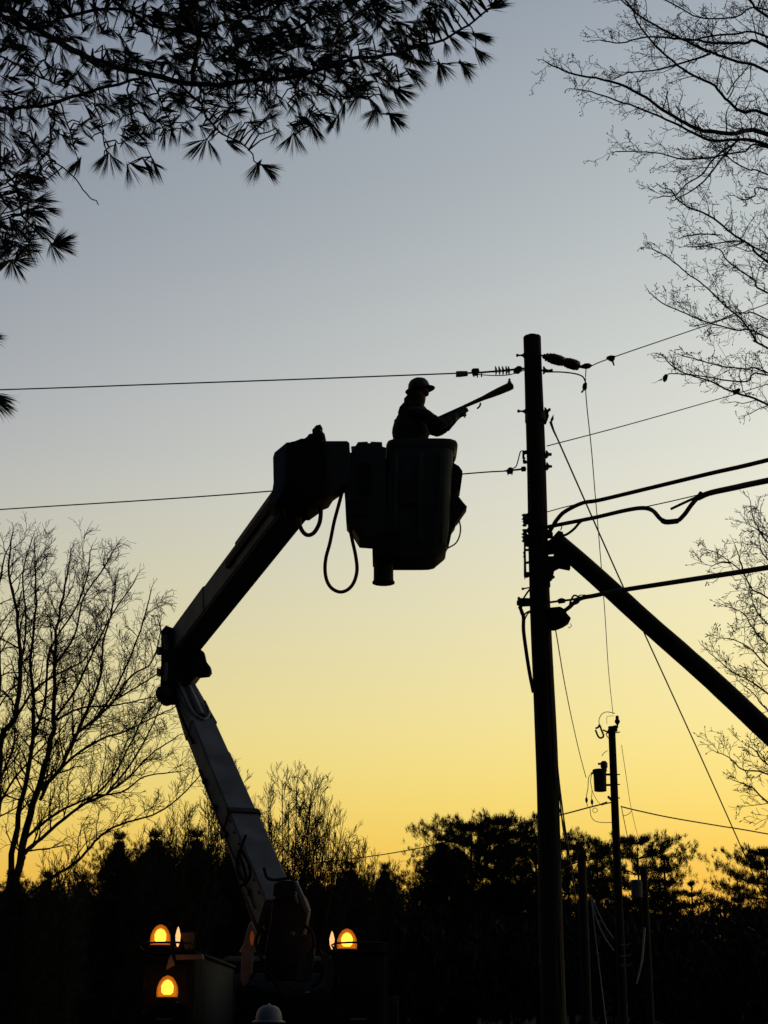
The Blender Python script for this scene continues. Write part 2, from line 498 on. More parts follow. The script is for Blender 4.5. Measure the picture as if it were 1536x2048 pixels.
# right side mounting: splice box low on the pole and the terminal gear at y ~1080
mb = MB()
mb.prism([(1100, 1215), (1120, 1213), (1131, 1219), (1134, 1227), (1142, 1236), (1140, 1241), (1129, 1248), (1114, 1254), (1100, 1254)], PY - .02, 0.09)
mb.build('terminal_box', M['rubber'], root)
mb = MB()
mb.tube([at(x, y, PY - .08) for x, y in ((1141, 1247), (1143, 1252), (1139, 1256), (1136, 1254))], .004, 6, (0, 1, 0))
mb.build('tag_ring', M['wire'], root)
mb = MB()
mb.prism([(1088, 1057), (1100, 1060), (1106, 1066), (1106, 1072), (1090, 1072)], PY, .05)
mb.prism([(1092, 1084), (1104, 1076), (1112, 1084), (1108, 1104), (1092, 1106)], PY, .05)
mb.prism([(1092, 1112), (1108, 1112), (1112, 1125), (1107, 1150), (1100, 1158), (1090, 1158)], PY, .06)
mb.prism([(1090, 1150), (1100, 1155), (1101, 1172), (1090, 1175)], PY, .06)
mb.build('brace_bracket', M['steel'], root)
# cross bar at 1205 with loops
mb = MB()
mb.prism([(1034, 1201), (1062, 1199), (1062, 1210), (1040, 1211), (1034, 1207)], PY, .03)
mb.tube([at(1045, 1200, PY), at(1054, 1186, PY), at(1060, 1178, PY)], .01, 6)
mb.build('messenger_clamp', M['steel'], root)
# riser cables down the left side
for a, r_ in (([(1039, 1213), (1043, 1222), (1047, 1235), (1047, 1260), (1052, 1300), (1059, 1345), (1067, 1385)], .020),
              ([(1044, 1212), (1041, 1222), (1046, 1233), (1052, 1226), (1062, 1221)], .009),
              ([(1049, 1240), (1055, 1228), (1062, 1223)], .008)):
    mb = MB(); p = smoothpath([at(x, y, PY - .05) for x, y in a], 4)
    mb.tube(p, r_, 8, (0, 1, 0)); mb.build('riser_cable', M['cable'], root)
# lower conduit bundle on the right flank
for k, a in enumerate(([(1112, 1495), (1118, 1560), (1128, 1640), (1140, 1720), (1152, 1800)], [(1111, 1520), (1120, 1600), (1128, 1668), (1146, 1740)], [(1112, 1540), (1115, 1600), (1127, 1650), (1136, 1720)])):
    mb = MB(); p = smoothpath([at(x, y, PY - .05 + .02 * k) for x, y in a], 4)
    mb.tube(p, .0075, 6, (0, 1, 0)); mb.build('down_guy_wire', M['wire'], root)

# push brace
A = at(1109, 1080, PY - .02); Bp = at(1536, 1464, PY - .9)
d = (Bp - A).normalized(); g = A + d * (A.z / -d.z) * 1.0
root = thing('brace_pole', 'slanting wooden brace pole running down right from the main pole', 'brace pole', (g.x, g.y, 0))
mb = MB()
rr = []
n_ = d.cross(V((0, 1, 0))).normalized(); m_ = d.cross(n_).normalized()
for i in range(60):
    t = i / 59; P = A + (g - A) * t + n_ * (.012 * math.sin(t * 9) + .005 * math.sin(t * 31))
    rad = .100 + .02 * t
    rr.append([P + (n_ * math.cos(k * math.pi / 9) + m_ * math.sin(k * math.pi / 9)) * (rad + rng.gauss(0, .001)) for k in range(18)])
mb.loft(rr); mb.build('shaft', M['pole'], root)
mb = MB()
mb.prism([(1110, 1068), (1117, 1061), (1126, 1064), (1128, 1076), (1118, 1090), (1106, 1086)], PY - .02, .06)
mb.prism([(1108, 1095), (1122, 1086), (1140, 1120), (1141, 1137), (1131, 1135), (1120, 1133), (1110, 1138)], PY, .05)
mb.build('top_bracket', M['steel'], root)
MB().lathe(at(1152, 1108, PY - .1), V((.6, -.3, .8)), [(0, .02), (.03, .02), (.035, .012), (.06, .012)], 8).build('bolt', M['steel'], root)

# ------------------------------------------------------------------ wires and cables
def cable(name, label, cat, pts, r, m=None, n=5, group=None, sides=8, tw=0.0):
    """pts: (px, py, Y)"""
    p = smoothpath([at(*q) for q in pts], n)
    if tw:
        p = [p[0]] + [a + rv(tw) for a in p[1:-1]] + [p[-1]]
    rad = r if hasattr(r, '__len__') else [r] * len(p)
    if len(rad) != len(p):
        rad = [rad[0] + (rad[-1] - rad[0]) * i / (len(p) - 1) for i in range(len(p))]
    o = MB().tube(p, rad, sides).build(name, m or M['wire'])
    return tag(o, label, cat, group)
W1 = [(-700, 800, 24), (0, 779.5, 19.5), (300, 769, 18.6), (600, 758.5, 18.0), (915, 746.5, 17.55)]
cable('power_line', 'upper bare wire running left from the pole top above the worker', 'power line', W1, .0085)
cable('power_line', 'lower bare wire passing behind the bucket to the left edge', 'power line', [(-700, 1065, 24), (0, 1019, 20.5), (300, 1000, 19.4), (545, 982, 18.6), (925, 948, 17.8), (1012, 942, 17.55), (1052, 938, 17.5)], .008)
# left strain assembly
root = thing('strain_insulator', 'string of small dark strain insulators left of the pole top', 'insulator', at(1050, 738, PY))
mb = MB(); mb.tube([at(915, 747, 17.55), at(960, 745, 17.5), at(1000, 742, 17.5), at(1048, 737, 17.5)], [.010, .012, .012, .014], 8)
mb.build('link_rod', M['steel'], root)
MB().prism([(912, 743), (920, 742.5), (935, 742.5), (936, 749), (920, 751), (912, 751)], 17.5, .025).build('wire_grip', M['galv'], root)
mb = MB(); mb.prism([(943, 739), (947, 737), (957, 737), (959, 741), (956, 748), (946, 748)], 17.5, .03)
for a in ((948, 754), (955, 755), (963, 754)): mb.tube([at(a[0], 747, 17.47), at(a[0], a[1], 17.47)], .007, 6)
mb.build('bolted_clamp', M['steel'], root)
for x_ in (992, 999, 1006, 1013, 1018):
    c = at(x_, 741, 17.5); ax = (at(1030, 738, 17.5) - at(970, 743, 17.5)).normalized()
    MB().lathe(c, ax, [(-.012, .02), (-.008, .052), (0, .050), (.012, .022)], 14).build('insulator_disc', M['porc'], root)
MB().prism([(1027, 738), (1036, 732), (1043, 733), (1045, 738), (1038, 745), (1028, 744)], 17.5, .025).build('clevis', M['steel'], root)
p = smoothpath([at(*q) for q in ((945, 748, 17.4), (985, 751, 17.35), (1015, 750, 17.35), (1035, 745, 17.38), (1052, 739, 17.4))], 4)
MB().tube(p, .006, 6).build('jumper', M['wire'], root)
# lower left dead end
root = thing('dead_end_clamp', 'small dead end clamp on the lower wire beside the pole', 'clamp', at(1050, 938, PY))
mb = MB(); mb.tube([at(1008, 942, 17.52), at(1052, 937, 17.5)], .009, 8)
mb.lathe(at(1047, 938, 17.5), V((1, 0, .1)), [(-.03, .01), (-.02, .03), (.02, .03), (.03, .01)], 10)
mb.build('link', M['steel'], root)
mb = MB(); mb.prism([(1013, 940), (1018, 935), (1023, 935), (1027, 939), (1026, 945), (1016, 946)], 17.5, .025)
for a in (1016, 1024): mb.tube([at(a, 943, 17.47), at(a, 950, 17.47)], .006, 6)
mb.build('clamp_body', M['steel'], root)
p = smoothpath([at(*q) for q in ((1018, 940, 17.4), (1031, 934, 17.4), (1035, 925, 17.4), (1040, 906, 17.4), (1043, 902, 17.4), (1052, 902, 17.45))], 4)
MB().tube(p, .0065, 6, (0, 1, 0)).build('jumper', M['wire'], root)
# right strain insulators: two fat ribbed bodies
root = thing('strain_insulator', 'pair of fat ribbed insulators slanting off the right of the pole top', 'insulator', at(1085, 712, PY))
a0, a1 = at(1083, 711, PY), at(1172, 736, PY - .25)
MB().tube([a0, a1], .012, 8).build('link_rod', M['steel'], root)
MB().lathe(at(1089, 713, PY), a1 - a0, [(-.02, .015), (-.01, .03), (.02, .03), (.03, .05), (.045, .015)], 10).build('socket_fitting', M['steel'], root)
for t0, t1 in ((.17, .50), (.54, .83)):
    P0 = a0.lerp(a1, t0); Lb = (a1 - a0).length * (t1 - t0)
    prof = []
    k_ = 5
    for i in range(k_):
        rad = .061 if i in (1, 2, 3) else .054
        prof += [(Lb * (i + .06) / k_, .050), (Lb * (i + .14) / k_, rad), (Lb * (i + .86) / k_, rad), (Lb * (i + .94) / k_, .050)]
    prof = [(-.012, .018), (0, .030)] + prof + [(Lb, .030), (Lb + .02, .016)]
    MB().lathe(P0, a1 - a0, prof, 16).build('insulator_body', M['porc'], root)
MB().lathe(at(1166, 733, PY - .22), V((1, 0, .12)), [(-.06, .008), (-.02, .018), (.03, .034), (.07, .030), (.10, .008)], 12).build('end_clamp', M['steel'], root)
cable('power_line', 'upper thin wire rising right from the insulators behind bare branches', 'power line', [(1176, 735, 17.25), (1222, 716, 17.6), (1400, 655, 19.0), (1536, 607, 20.2), (1900, 470, 24)], .0062)
root = thing('wire_clamp', 'small hanging clamp on the upper right wire', 'clamp', at(1223, 716, 17.6))
MB().prism([(1213, 714), (1220, 711), (1230, 712), (1230, 717), (1226, 722), (1219, 719)], 17.6, .02).build('clamp_body', M['steel'], root)
MB().tube([at(1224, 718, 17.58), at(1228, 731, 17.58)], [.013, .008], 6).build('tail', M['steel'], root)
cable('jumper_wire', 'short curved jumper wire looping from the pole side to the vertical wire', 'wire', [(1086, 744, 17.4), (1120, 744, 17.3), (1148, 747, 17.25), (1165, 753, 17.25), (1171, 764, 17.25)], .0085)
cable('drop_wire', 'thin wire dropping from the insulators towards the far pole', 'power line', [(1172, 737, 17.25), (1171, 770, 17.3), (1174, 815, 18.5), (1183, 900, 21), (1190, 985, 23.5), (1199, 1090, 26.5), (1210, 1230, 32), (1217, 1340, 38), (1226, 1428, 45)], [.0055, .0085], n=6)
root = thing('wire_clamp', 'dark clamp with a hooked tail at the jumper end', 'clamp', at(1170, 770, 17.25))
MB().prism([(1166, 768), (1171, 764), (1174, 767), (1174, 776), (1170, 779), (1165, 774)], 17.25, .02).build('clamp_body', M['steel'], root)
MB().tube([at(1170, 776, 17.22), at(1163, 785, 17.22)], .010, 6).build('tail', M['steel'], root)
cable('power_line', 'lower thin wire rising right from the pole between clamp and branches', 'power line', [(1094, 892, 17.6), (1250, 851, 19), (1430, 800, 21), (1536, 768, 22.4), (1900, 650, 27)], .0062)
root = thing('wire_clamp', 'little clamp on the lower right wire among the twigs', 'clamp', at(1473, 785, 21.5))
MB().prism([(1466, 781), (1478, 776), (1481, 779), (1479, 785), (1468, 788)], 21.5, .02).build('clamp_body', M['steel'], root)
cable('guy_wire', 'long straight guy wire slanting down right behind the brace pole', 'guy wire', [(1101, 846, 17.45), (1247, 1175, 21.5), (1400, 1510, 27), (1495, 1723, 32), (1560, 1872, 36), (1638, 2050, 41)], [.010, .013], n=3)
cable('guy_grip', 'thick wrapped upper end of the long guy wire', 'cable grip', [(1101, 843, 17.45), (1106, 858, 17.5), (1112, 872, 17.7)], [.017, .010], M['galv'])
# communication cables
cable('messenger_wire', 'thin messenger wire meeting the upper thick cable near the pole', 'wire', [(1090, 1025, 17.5), (1130, 1014, 17.2), (1165, 1006, 17.0)], .006)
cable('telephone_cable', 'upper thick black cable curving away right from the pole', 'cable', [(1100, 1062, 17.4), (1107, 1050, 17.35), (1115, 1038, 17.3), (1130, 1023, 17.2), (1165, 1006, 17.0), (1200, 1000, 16.8), (1300, 976, 16.2), (1420, 947, 15.5), (1536, 920, 14.8), (1900, 825, 13)], .0225, M['cable'])
cable('telephone_cable', 'middle thick black cable with a dipping drip loop', 'cable', [(1090, 1055, 17.4), (1130, 1047, 17.2), (1190, 1035, 16.9), (1250, 1021, 16.5), (1285, 1016, 16.3), (1305, 1021, 16.2), (1319, 1036, 16.1), (1330, 1043, 16.1), (1352, 1043, 16.0), (1368, 1030, 15.9), (1385, 1007, 15.8), (1402, 992, 15.7), (1440, 981, 15.5), (1536, 962, 14.8), (1900, 890, 13)], [.0225, .0225], M['cable'], n=6)
cable('cable_sleeve', 'fat sleeve thickening the middle cable right of its loop', 'cable sleeve', [(1396, 996, 15.68), (1420, 986, 15.58), (1470, 975, 15.25), (1536, 961, 14.78), (1900, 889, 12.98)], .030, M['cable'])
cable('splice_case', 'dark splice tube at the bottom of the drip loop', 'splice', [(1324, 1041, 16.1), (1334, 1044, 16.08), (1355, 1042, 16.0)], .028, M['rubber'])
cable('messenger_wire', 'thin messenger wire bridging above the drip loop', 'wire', [(1280, 1016, 16.3), (1340, 1003, 16.0), (1400, 989, 15.7)], .006)
cable('cable_stub', 'short cut cable stub pointing left above the drip loop', 'cable', [(1342, 1018, 16.0), (1365, 1007, 15.9), (1398, 992, 15.7)], .014, M['cable'])
tag(MB().prism([(1394, 990), (1399, 983), (1404, 984), (1407, 990), (1402, 997)], 15.68, .035).build('cable_clamp', M['steel']), 'dark clamp where the drip loop rejoins the middle cable', 'clamp')
cable('cable_tail', 'small cable joining the middle cable to the brace top', 'cable', [(1122, 1071, 17.3), (1133, 1069, 17.2), (1148, 1058, 17.1), (1162, 1043, 17.0), (1180, 1038, 16.95)], .014, M['cable'])
cable('telephone_cable', 'lowest thick cable crossing over the brace pole to the right', 'cable', [(1128, 1222, 17.2), (1138, 1215, 17.1), (1150, 1204, 17.05), (1165, 1196, 17.0), (1190, 1191, 16.9), (1240, 1181, 16.55), (1350, 1164, 15.9), (1536, 1135, 14.6), (1900, 1075, 12.6)], [.0215, .0265], M['cable'])
cable('messenger_wire', 'lumpy messenger wire from the pole above the terminal box', 'wire', [(1096, 1205, 17.4), (1120, 1202, 17.3), (1145, 1199, 17.2), (1165, 1194, 17.0)], .012, M['cable'])
tag(MB().prism([(1115, 1199), (1122, 1196), (1130, 1198), (1131, 1204), (1118, 1206)], 17.25, .02).build('cable_clamp', M['steel']), 'bolted clamp on the messenger above the terminal box', 'clamp')
cable('loose_loop', 'small brown cable loop standing up beside the terminal box', 'cable', [(1139, 1216, 17.05), (1141, 1203, 17.05), (1148, 1191, 17.05), (1157, 1195, 17.05), (1150, 1203, 17.05), (1142, 1206, 17.05)], .010, M['hose'])
cable('loose_loop', 'thin tie loop where the lowest cable leaves the pole', 'cable', [(1146, 1210, 17.0), (1156, 1206, 17.0), (1161, 1197, 17.0), (1158, 1191, 17.0), (1172, 1190, 17.0)], .006, M['hose'])
tag(MB().tube([at(1411, 1172, 15.5), at(1414, 1163, 15.5), at(1418, 1171, 15.5)], .006, 6, (0, 1, 0)).build('wire_tie', M['wire']), 'tiny wire tie hanging under the lowest thick cable', 'wire tie')
cable('wire_tie', 'tiny wire tie hanging between the middle cable and brace top', 'wire tie', [(1124, 1050, 17.2), (1123, 1056, 17.2), (1121, 1060, 17.2)], .006, M['hose'])
cable('drop_wire', 'thin service wire running down to the far transformer', 'power line', [(1104, 1225, 17.6), (1113, 1270, 19), (1128, 1360, 25), (1144, 1440, 32), (1160, 1510, 39), (1172, 1555, 44.4)], [.006, .010])
cable('drop_wire', 'faint wire just right of the far pole', 'power line', [(1243, 1490, 47), (1252, 1550, 50), (1262, 1615, 56), (1275, 1670, 64), (1286, 1710, 70)], .008)

# ------------------------------------------------------------------ far pole with transformer
FY = 45.0
fx = at(1234, 1720, FY).x
root = thing('utility_pole', 'distant slender wooden pole carrying a transformer can', 'utility pole', (fx, FY, 0))
ftop = at(1228, 1453, FY).z
rings = [[V((fx + (.125 - .028 * i / 8) * math.cos(k * math.pi / 7), FY + (.125 - .028 * i / 8) * math.sin(k * math.pi / 7), ftop * i / 8)) for k in range(14)] for i in range(9)]
MB().loft(rings).build('shaft', M['pole'], root)
MB().prism([(1219, 1453), (1232, 1450), (1235, 1452), (1235, 1462), (1222, 1466), (1213, 1466)], FY - .12, .05).build('top_bracket', M['steel'], root)
MB().lathe(at(1235, 1452, FY), V((0, 0, 1)), [(-.05, .02), (.02, .02), (.06, .045), (.10, .07), (.14, .075), (.18, .05), (.24, .045), (.28, .04)], 12).build('pin_insulator', M['porc'], root)
def fcab(name, pts, r, m='wire', Y=FY - .25):
    MB().tube(smoothpath([at(x, y, Y) for x, y in pts], 4), r, 6, (0, 1, 0)).build(name, M[m], root)
fcab('jumper', [(1230, 1427), (1222, 1425), (1212, 1424), (1203, 1429), (1198, 1440), (1199, 1450)], .010)
fcab('jumper', [(1214, 1448), (1214, 1434), (1222, 1432), (1228, 1432)], .006)
fcab('cutout_fuse', [(1191, 1457), (1197, 1454), (1199, 1450), (1203, 1460), (1207, 1472), (1201, 1476), (1196, 1472), (1191, 1460)], .026, 'porc')
fcab('cutout_arm', [(1206, 1460), (1213, 1463), (1222, 1467)], .022, 'steel')
fcab('jumper', [(1212, 1466), (1215, 1474), (1220, 1478)], .012)
fcab('jumper', [(1204, 1512), (1208, 1506), (1215, 1501)], .009)
for yy in (1466, 1549, 1569, 1596): MB().tube([at(1228, yy, FY - .05), at(1240, yy - (2 if yy == 1466 else 0), FY - .05)], .015, 6).build('through_bolt', M['steel'], root)
tx = at(1200, 1560, FY - .2); u_ = 1 / ppm(1560, FY)
ztop, zbot = at(1200, 1540, FY - .2).z, at(1200, 1583, FY - .2).z
tr = MB().lathe(V((tx.x, FY - .2, zbot)), V((0, 0, 1)), [(0, .13), (.01, .165), (ztop - zbot - .05, .175), (ztop - zbot - .04, .195), (ztop - zbot, .195), (ztop - zbot + .02, .16)], 18).build('transformer_can', M['steel'], root)
MB().lathe(V((at(1206, 1530, FY).x, FY - .2, ztop)), V((0, 0, 1)), [(0, .07), (.05, .075), (.08, .10), (.12, .095), (.16, .10), (.2, .09), (.24, .05)], 12).build('bushing', M['porc'], root)
MB().tube([at(1206, 1527, FY - .2), at(1196, 1528, FY - .2)], .03, 8).build('arrester', M['porc'], root)
MB().tube([at(1193, 1544, FY - .3), at(1182, 1547, FY - .3)], [.04, .025], 8).build('low_bushing', M['porc'], root)
for yy in (1549, 1570): MB().tube([at(1210, yy, FY - .15), at(1224, yy, FY - .05)], .03, 8).build('transformer_bracket', M['steel'], root)
fcab('secondary_lead', [(1182, 1548), (1177, 1556), (1176, 1575), (1173, 1592), (1173, 1602), (1175, 1613)], .010)
fcab('secondary_lead', [(1184, 1548), (1181, 1562), (1184, 1580), (1183, 1602), (1186, 1614)], .009)
fcab('secondary_lead', [(1184, 1580), (1190, 1594), (1198, 1606), (1206, 1610)], .007)
fcab('secondary_lead', [(1180, 1616), (1182, 1632), (1190, 1642), (1206, 1645), (1224, 1645)], .009)
fcab('coil', [(1188, 1616), (1185, 1621), (1189, 1625), (1195, 1622), (1192, 1616), (1186, 1617)], .007)
for a in ((1173, 1600), (1184, 1604)): MB().lathe(at(*a, FY - .25), V((0, 0, 1)), [(-.08, .01), (-.03, .035), (.03, .035), (.08, .01)], 8).build('splice', M['steel'], root)
MB().tube([at(1203, 1609, FY - .25), at(1214, 1605, FY - .2)], .03, 6).build('dead_end', M['steel'], root)
MB().tube([at(1216, 1593, FY - .15), at(1223, 1600, FY - .1)], .035, 6).build('hook', M['steel'], root)
cable('power_line', 'drooping line from the far pole passing left behind the pines', 'power line', [(1222, 1605, FY), (1185, 1613, FY - .3), (1120, 1630, 52), (1040, 1648, 68), (1012, 1655, 84), (940, 1673, 92), (870, 1690, 96), (760, 1710, 104), (640, 1725, 112), (480, 1745, 125)], [.018, .036], sides=6)
cable('power_line', 'line sloping gently right from the far pole', 'power line', [(1242, 1613, FY), (1270, 1620, 45.3), (1340, 1635, 46), (1440, 1652, 47), (1536, 1668, 48), (1900, 1735, 53)], [.018, .018], sides=6)
tag(MB().prism([(1040, 1645), (1054, 1641), (1056, 1645), (1042, 1650)], 66.5, .05).build('wire_clamp', M['steel']), 'small dark clamp on the drooping line just left of the main pole', 'clamp')
cable('wire_tail', 'faint forked tail under the line right of the far pole', 'wire', [(1263, 1622, FY), (1256, 1629, FY), (1245, 1632, FY)], .008)
cable('drop_wire', 'thin wire falling from the far pole into the pines', 'power line', [(1243, 1615, FY), (1250, 1650, FY + 1), (1258, 1690, FY + 2), (1266, 1740, FY + 3)], .010)

# other poles in the dusk
root = thing('utility_pole', 'short dark pole top standing between the main and far poles', 'utility pole', (at(1166, 1800, 50).x, 50, 0))
x_ = at(1166, 1800, 50).x; zz = at(1163, 1700, 50).z
MB().loft([[V((x_ + r_ * math.cos(k * math.pi / 6), 50 + r_ * math.sin(k * math.pi / 6), z_)) for k in range(12)] for z_, r_ in ((0, .16), (zz - .02, .125), (zz + .03, .10))]).build('shaft', M['pole'], root)
MB().prism([(1155, 1708), (1160, 1702), (1172, 1704), (1173, 1716), (1156, 1716)], 49.8, .06).build('cap_bracket', M['steel'], root)
root = thing('utility_pole', 'faint pole behind the far pole, half lost against the pines', 'utility pole', (at(1290, 1800, 58).x, 58, 0))
x_ = at(1290, 1800, 58).x; zz = at(1290, 1735, 58).z
MB().loft([[V((x_ + r_ * math.cos(k * math.pi / 6), 58 + r_ * math.sin(k * math.pi / 6), z_)) for k in range(12)] for z_, r_ in ((0, .15), (zz - .02, .12), (zz + .03, .10))]).build('shaft', M['pole'], root)
MB().lathe(at(1274, 1796, 57.7), V((0, 0, 1)), [(0, .15), (.02, .19), (.55, .2), (.6, .15)], 14).build('transformer_can', M['slack'], root)
MB().tube([at(1280, 1785, 57.7), at(1288, 1785, 57.9)], .035, 6).build('bracket', M['steel'], root)
cable('guy_guard', 'pale wavy guard strip hanging beside the faint pole', 'guard strip', [(1289, 1855, 44), (1287, 1890, 44), (1284, 1920, 44), (1279, 1945, 44), (1273, 1968, 44)], [.030, .022], mat('pale_guard', (0.4, 0.4, 0.38), .5, noise=(.2, .2, .19), scale=4), sides=6)
for k, yy in enumerate((1889, 1911, 1930)):
    cable('cable_bracket', ('highest', 'middle', 'lowest')[k] + ' of three pale curved brackets on the far pole', 'bracket', [(1241, yy + 1, 44.8), (1249, yy + 2, 44.8), (1257, yy, 44.8), (1262, yy - 3, 44.8)], .018, M['galv'], group='pale curved brackets on the far pole', sides=6)
cable('slack_cable', 'outer faint slack cable sagging between short pole and far pole', 'cable', [(1180, 1790, 48), (1192, 1835, 47), (1208, 1872, 46), (1228, 1902, 45)], .018, M['slack'], sides=6)
cable('slack_cable', 'inner faint slack cable sagging between short pole and far pole', 'cable', [(1184, 1795, 48), (1198, 1828, 47), (1212, 1855, 46), (1228, 1878, 45)], .014, M['slack'], sides=6)
cable('guy_wire', 'faint guy wire dropping right from the short pole to the ground', 'guy wire', [(1182, 1790, 48), (1192, 1880, 46), (1203, 1970, 44), (1213, 2052, 42)], .016, M['slack'], sides=6)

# ------------------------------------------------------------------ bucket truck
TY = 18.0
base = at(556, 1830, TY)
TX = -1.19
truck = thing('bucket_truck', 'bucket truck with lit amber beacons, its jointed boom raised over the street', 'truck', (TX, TY + 1.5, 0))
B0 = at(560, 1838, TY); EL = at(362, 1365, 21.0)
E2 = at(366, 1286, 20.9); T2 = at(596, 985, 17.15)
hd = V((T2.x - E2.x, T2.y - E2.y, 0)).normalized()
nside = V((hd.y, -hd.x, 0))                                 # sideways out of the boom's plane
if nside.x > 0: nside = -nside
ax = (EL - B0).normalized(); Ln = (EL - B0).length
up_ = ax.cross(nside).normalized()
if up_.y > 0: up_ = -up_
def lb(t): return B0 + (EL - B0) * t
# lower boom: three telescoped sleeves
sleeves = [(0.02, .36, .185, .175), (.355, .62, .175, .160), (.615, .78, .160, .150), (.775, .985, .13, .125)]
for i, (t0, t1, w_, h_) in enumerate(sleeves):
    MB().beam(lb(t0), lb(t1), nside, w_, h_, w_ * .97, h_ * .96, .02).build('lower_boom_section', M['paint'], truck)
for t_, w_ in ((.357, .198),):
    MB().beam(lb(t_ - .008), lb(t_ + .008), nside, w_, w_ - .005, ch=.02).build('boom_collar', M['steel'], truck)
# U-shaped open end of the sleeve towards the elbow: side cheeks
for s_ in (-1, 1):
    MB().beam(lb(.76) + nside * s_ * .148, lb(.95) + nside * s_ * .128, nside, .018, .150, .018, .085, .006).build('boom_cheek', M['paint'], truck)
MB().tube([lb(.79) + up_ * .13, lb(.97) + up_ * .10], [.05, .045], 12).build('cylinder_rod', M['galv'], truck)
MB().tube(smoothpath([lb(.99) + up_ * .135 + nside * .10, lb(.90) + up_ * .145 + nside * .12, lb(.80) + up_ * .155 + nside * .10, lb(.765) + up_ * .16, lb(.80) + up_ * .155 - nside * .11, lb(.86) + up_ * .15 - nside * .12], 4), .014, 8).build('sleeve_trim', M['pale'], truck)
for k in range(7):
    q_ = lb(.06 + k * .045) + nside * .19 + up_ * .12
    MB().lathe(q_, nside, [(-.01, .012), (.006, .014), (.012, .008)], 8).build('bolt', M['steel'], truck)
MB().tube([lb(.05) + nside * .205 - up_ * .05, lb(.33) + nside * .205 - up_ * .06, lb(.60) + nside * .19 - up_ * .06], .012, 8).build('hydraulic_tube', M['steel'], truck)
for k in range(5): MB().beam(lb(.10 + k * .11) + nside * .19 - up_ * .05, lb(.11 + k * .11) + nside * .19 - up_ * .05, nside, .03, .03, ch=.008).build('tube_clip', M['steel'], truck)
MB().tube(smoothpath([lb(.70) + nside * .17, lb(.78) + nside * .20 + up_ * .03, lb(.90) + nside * .17, lb(.985) + nside * .12 + up_ * .05], 4), .017, 8).build('boom_hose', M['rubber'], truck)
# base cylinder and hydraulic hoses
MB().tube([lb(.03) - up_ * .30 + nside * .1, lb(.28) - up_ * .2 + nside * .1], [.055, .05], 12).build('lift_cylinder', M['under'], truck)
for off, pts in ((.2, [(478, 1700), (474, 1730), (480, 1755), (492, 1760), (488, 1735), (480, 1705), (492, 1670)]), (.22, [(484, 1700), (500, 1735), (497, 1760), (480, 1772), (470, 1768)]), (.3, [(528, 1735), (534, 1755), (550, 1760), (572, 1757), (588, 1756)])):
    MB().tube(smoothpath([at(x, y, 18.3 - off) for x, y in pts], 4), .016, 8, (0, 1, 0)).build('boom_hose', M['rubber'], truck)
# elbow knuckle
mb = MB()
hg = [(322, 1262), (332, 1251), (346, 1256), (372, 1290), (392, 1296), (399, 1300), (398, 1345), (375, 1375), (352, 1402), (333, 1402), (320, 1388), (322, 1330)]
mb.prism(hg, 20.85, .14); mb.build('elbow_plate', M['steel'], truck)
for y_ in (1302, 1345):
    MB().tube([at(316, y_, 20.7), at(345, y_, 20.8)], .055 if y_ == 1302 else .05, 12).build('elbow_pin', M['steel'], truck)
MB().lathe(at(328, 1388, 20.62), V((0, 1, 0)), [(-.08, .05), (-.06, .10), (.3, .10), (.32, .05)], 14).build('elbow_pin', M['steel'], truck)
mb = MB()
mb.prism([(386, 1304), (400, 1298), (408, 1304), (412, 1322), (421, 1334), (422, 1343), (417, 1350), (398, 1352), (386, 1346)], 20.7, .07)
mb.prism([(380, 1310), (392, 1306), (388, 1320), (384, 1326), (378, 1326)], 20.7, .07)
mb.build('elbow_bracket', M['steel'], truck)
# small highlights put in as pale link rods on the elbow side
MB().tube([at(331, 1270, 20.55), at(333, 1300, 20.55)], .03, 8).build('elbow_highlight', M['paint'], truck)
MB().tube([at(333, 1325, 20.55), at(330, 1362, 20.55)], .022, 8).build('elbow_highlight', M['paint'], truck)
# upper boom
au = (T2 - E2)
def ub(t): return E2 + au * t
MB().beam(ub(-.01), ub(.32), nside, .165, .17, .165, .175, .02).build('upper_boom_section', M['paint'], truck)
MB().beam(ub(.318), ub(.62), nside, .155, .165, .155, .165, .02).build('upper_boom_section', M['paint'], truck)
MB().beam(ub(.615), ub(1.0), nside, .165, .18, .17, .19, .02).build('upper_boom_section', M['paint'], truck)
uu = au.normalized().cross(nside).normalized()
if uu.z < 0: uu = -uu
MB().beam(ub(.0) - uu * .178, ub(.98) - uu * .20, nside, .15, .014, .16, .014, .005).build('underside_shade', M['under'], truck)  # darker plate puts the shade below the boom into its colour
MB().beam(ub(.55) + nside * .175, ub(.95) + nside * .19, nside, .02, .05, .02, .06, .01).build('boom_side_rail', M['rubber'], truck)
# boom tip housing
MB().prism([(546, 915), (549, 905), (573, 885), (584, 884), (580, 920), (574, 960), (560, 996), (548, 1012), (536, 1008), (544, 985), (547, 965)], 17.0, .20).build('tip_cover', M['paint'], truck)
MB().prism([(572, 886), (590, 882), (602, 877), (616, 877), (628, 884), (652, 882), (653, 985), (640, 1000), (615, 1018), (570, 1016), (556, 1002), (573, 960)], 16.93, .21).build('tip_housing', M['rubber'], truck)
MB().prism([(640, 882), (694, 882), (699, 886), (700, 955), (690, 966), (664, 984), (655, 998), (640, 1004)], 16.95, .16).build('jib_bracket', M['fibre'], truck)
mb = MB()
for a in ([(608, 878), (616, 872), (626, 866), (636, 868), (650, 870), (652, 880), (630, 884)], [(624, 860), (632, 851), (641, 849), (645, 856), (640, 862), (648, 868), (640, 872), (628, 870)]):
    mb.prism(a, 16.95, .05)
mb.build('winch_head', M['steel'], truck)
MB().lathe(at(640, 872, 16.85), V((0, 1, 0)), [(-.02, .03), (0, .055), (.15, .055), (.17, .03)], 12).build('sheave', M['steel'], truck)
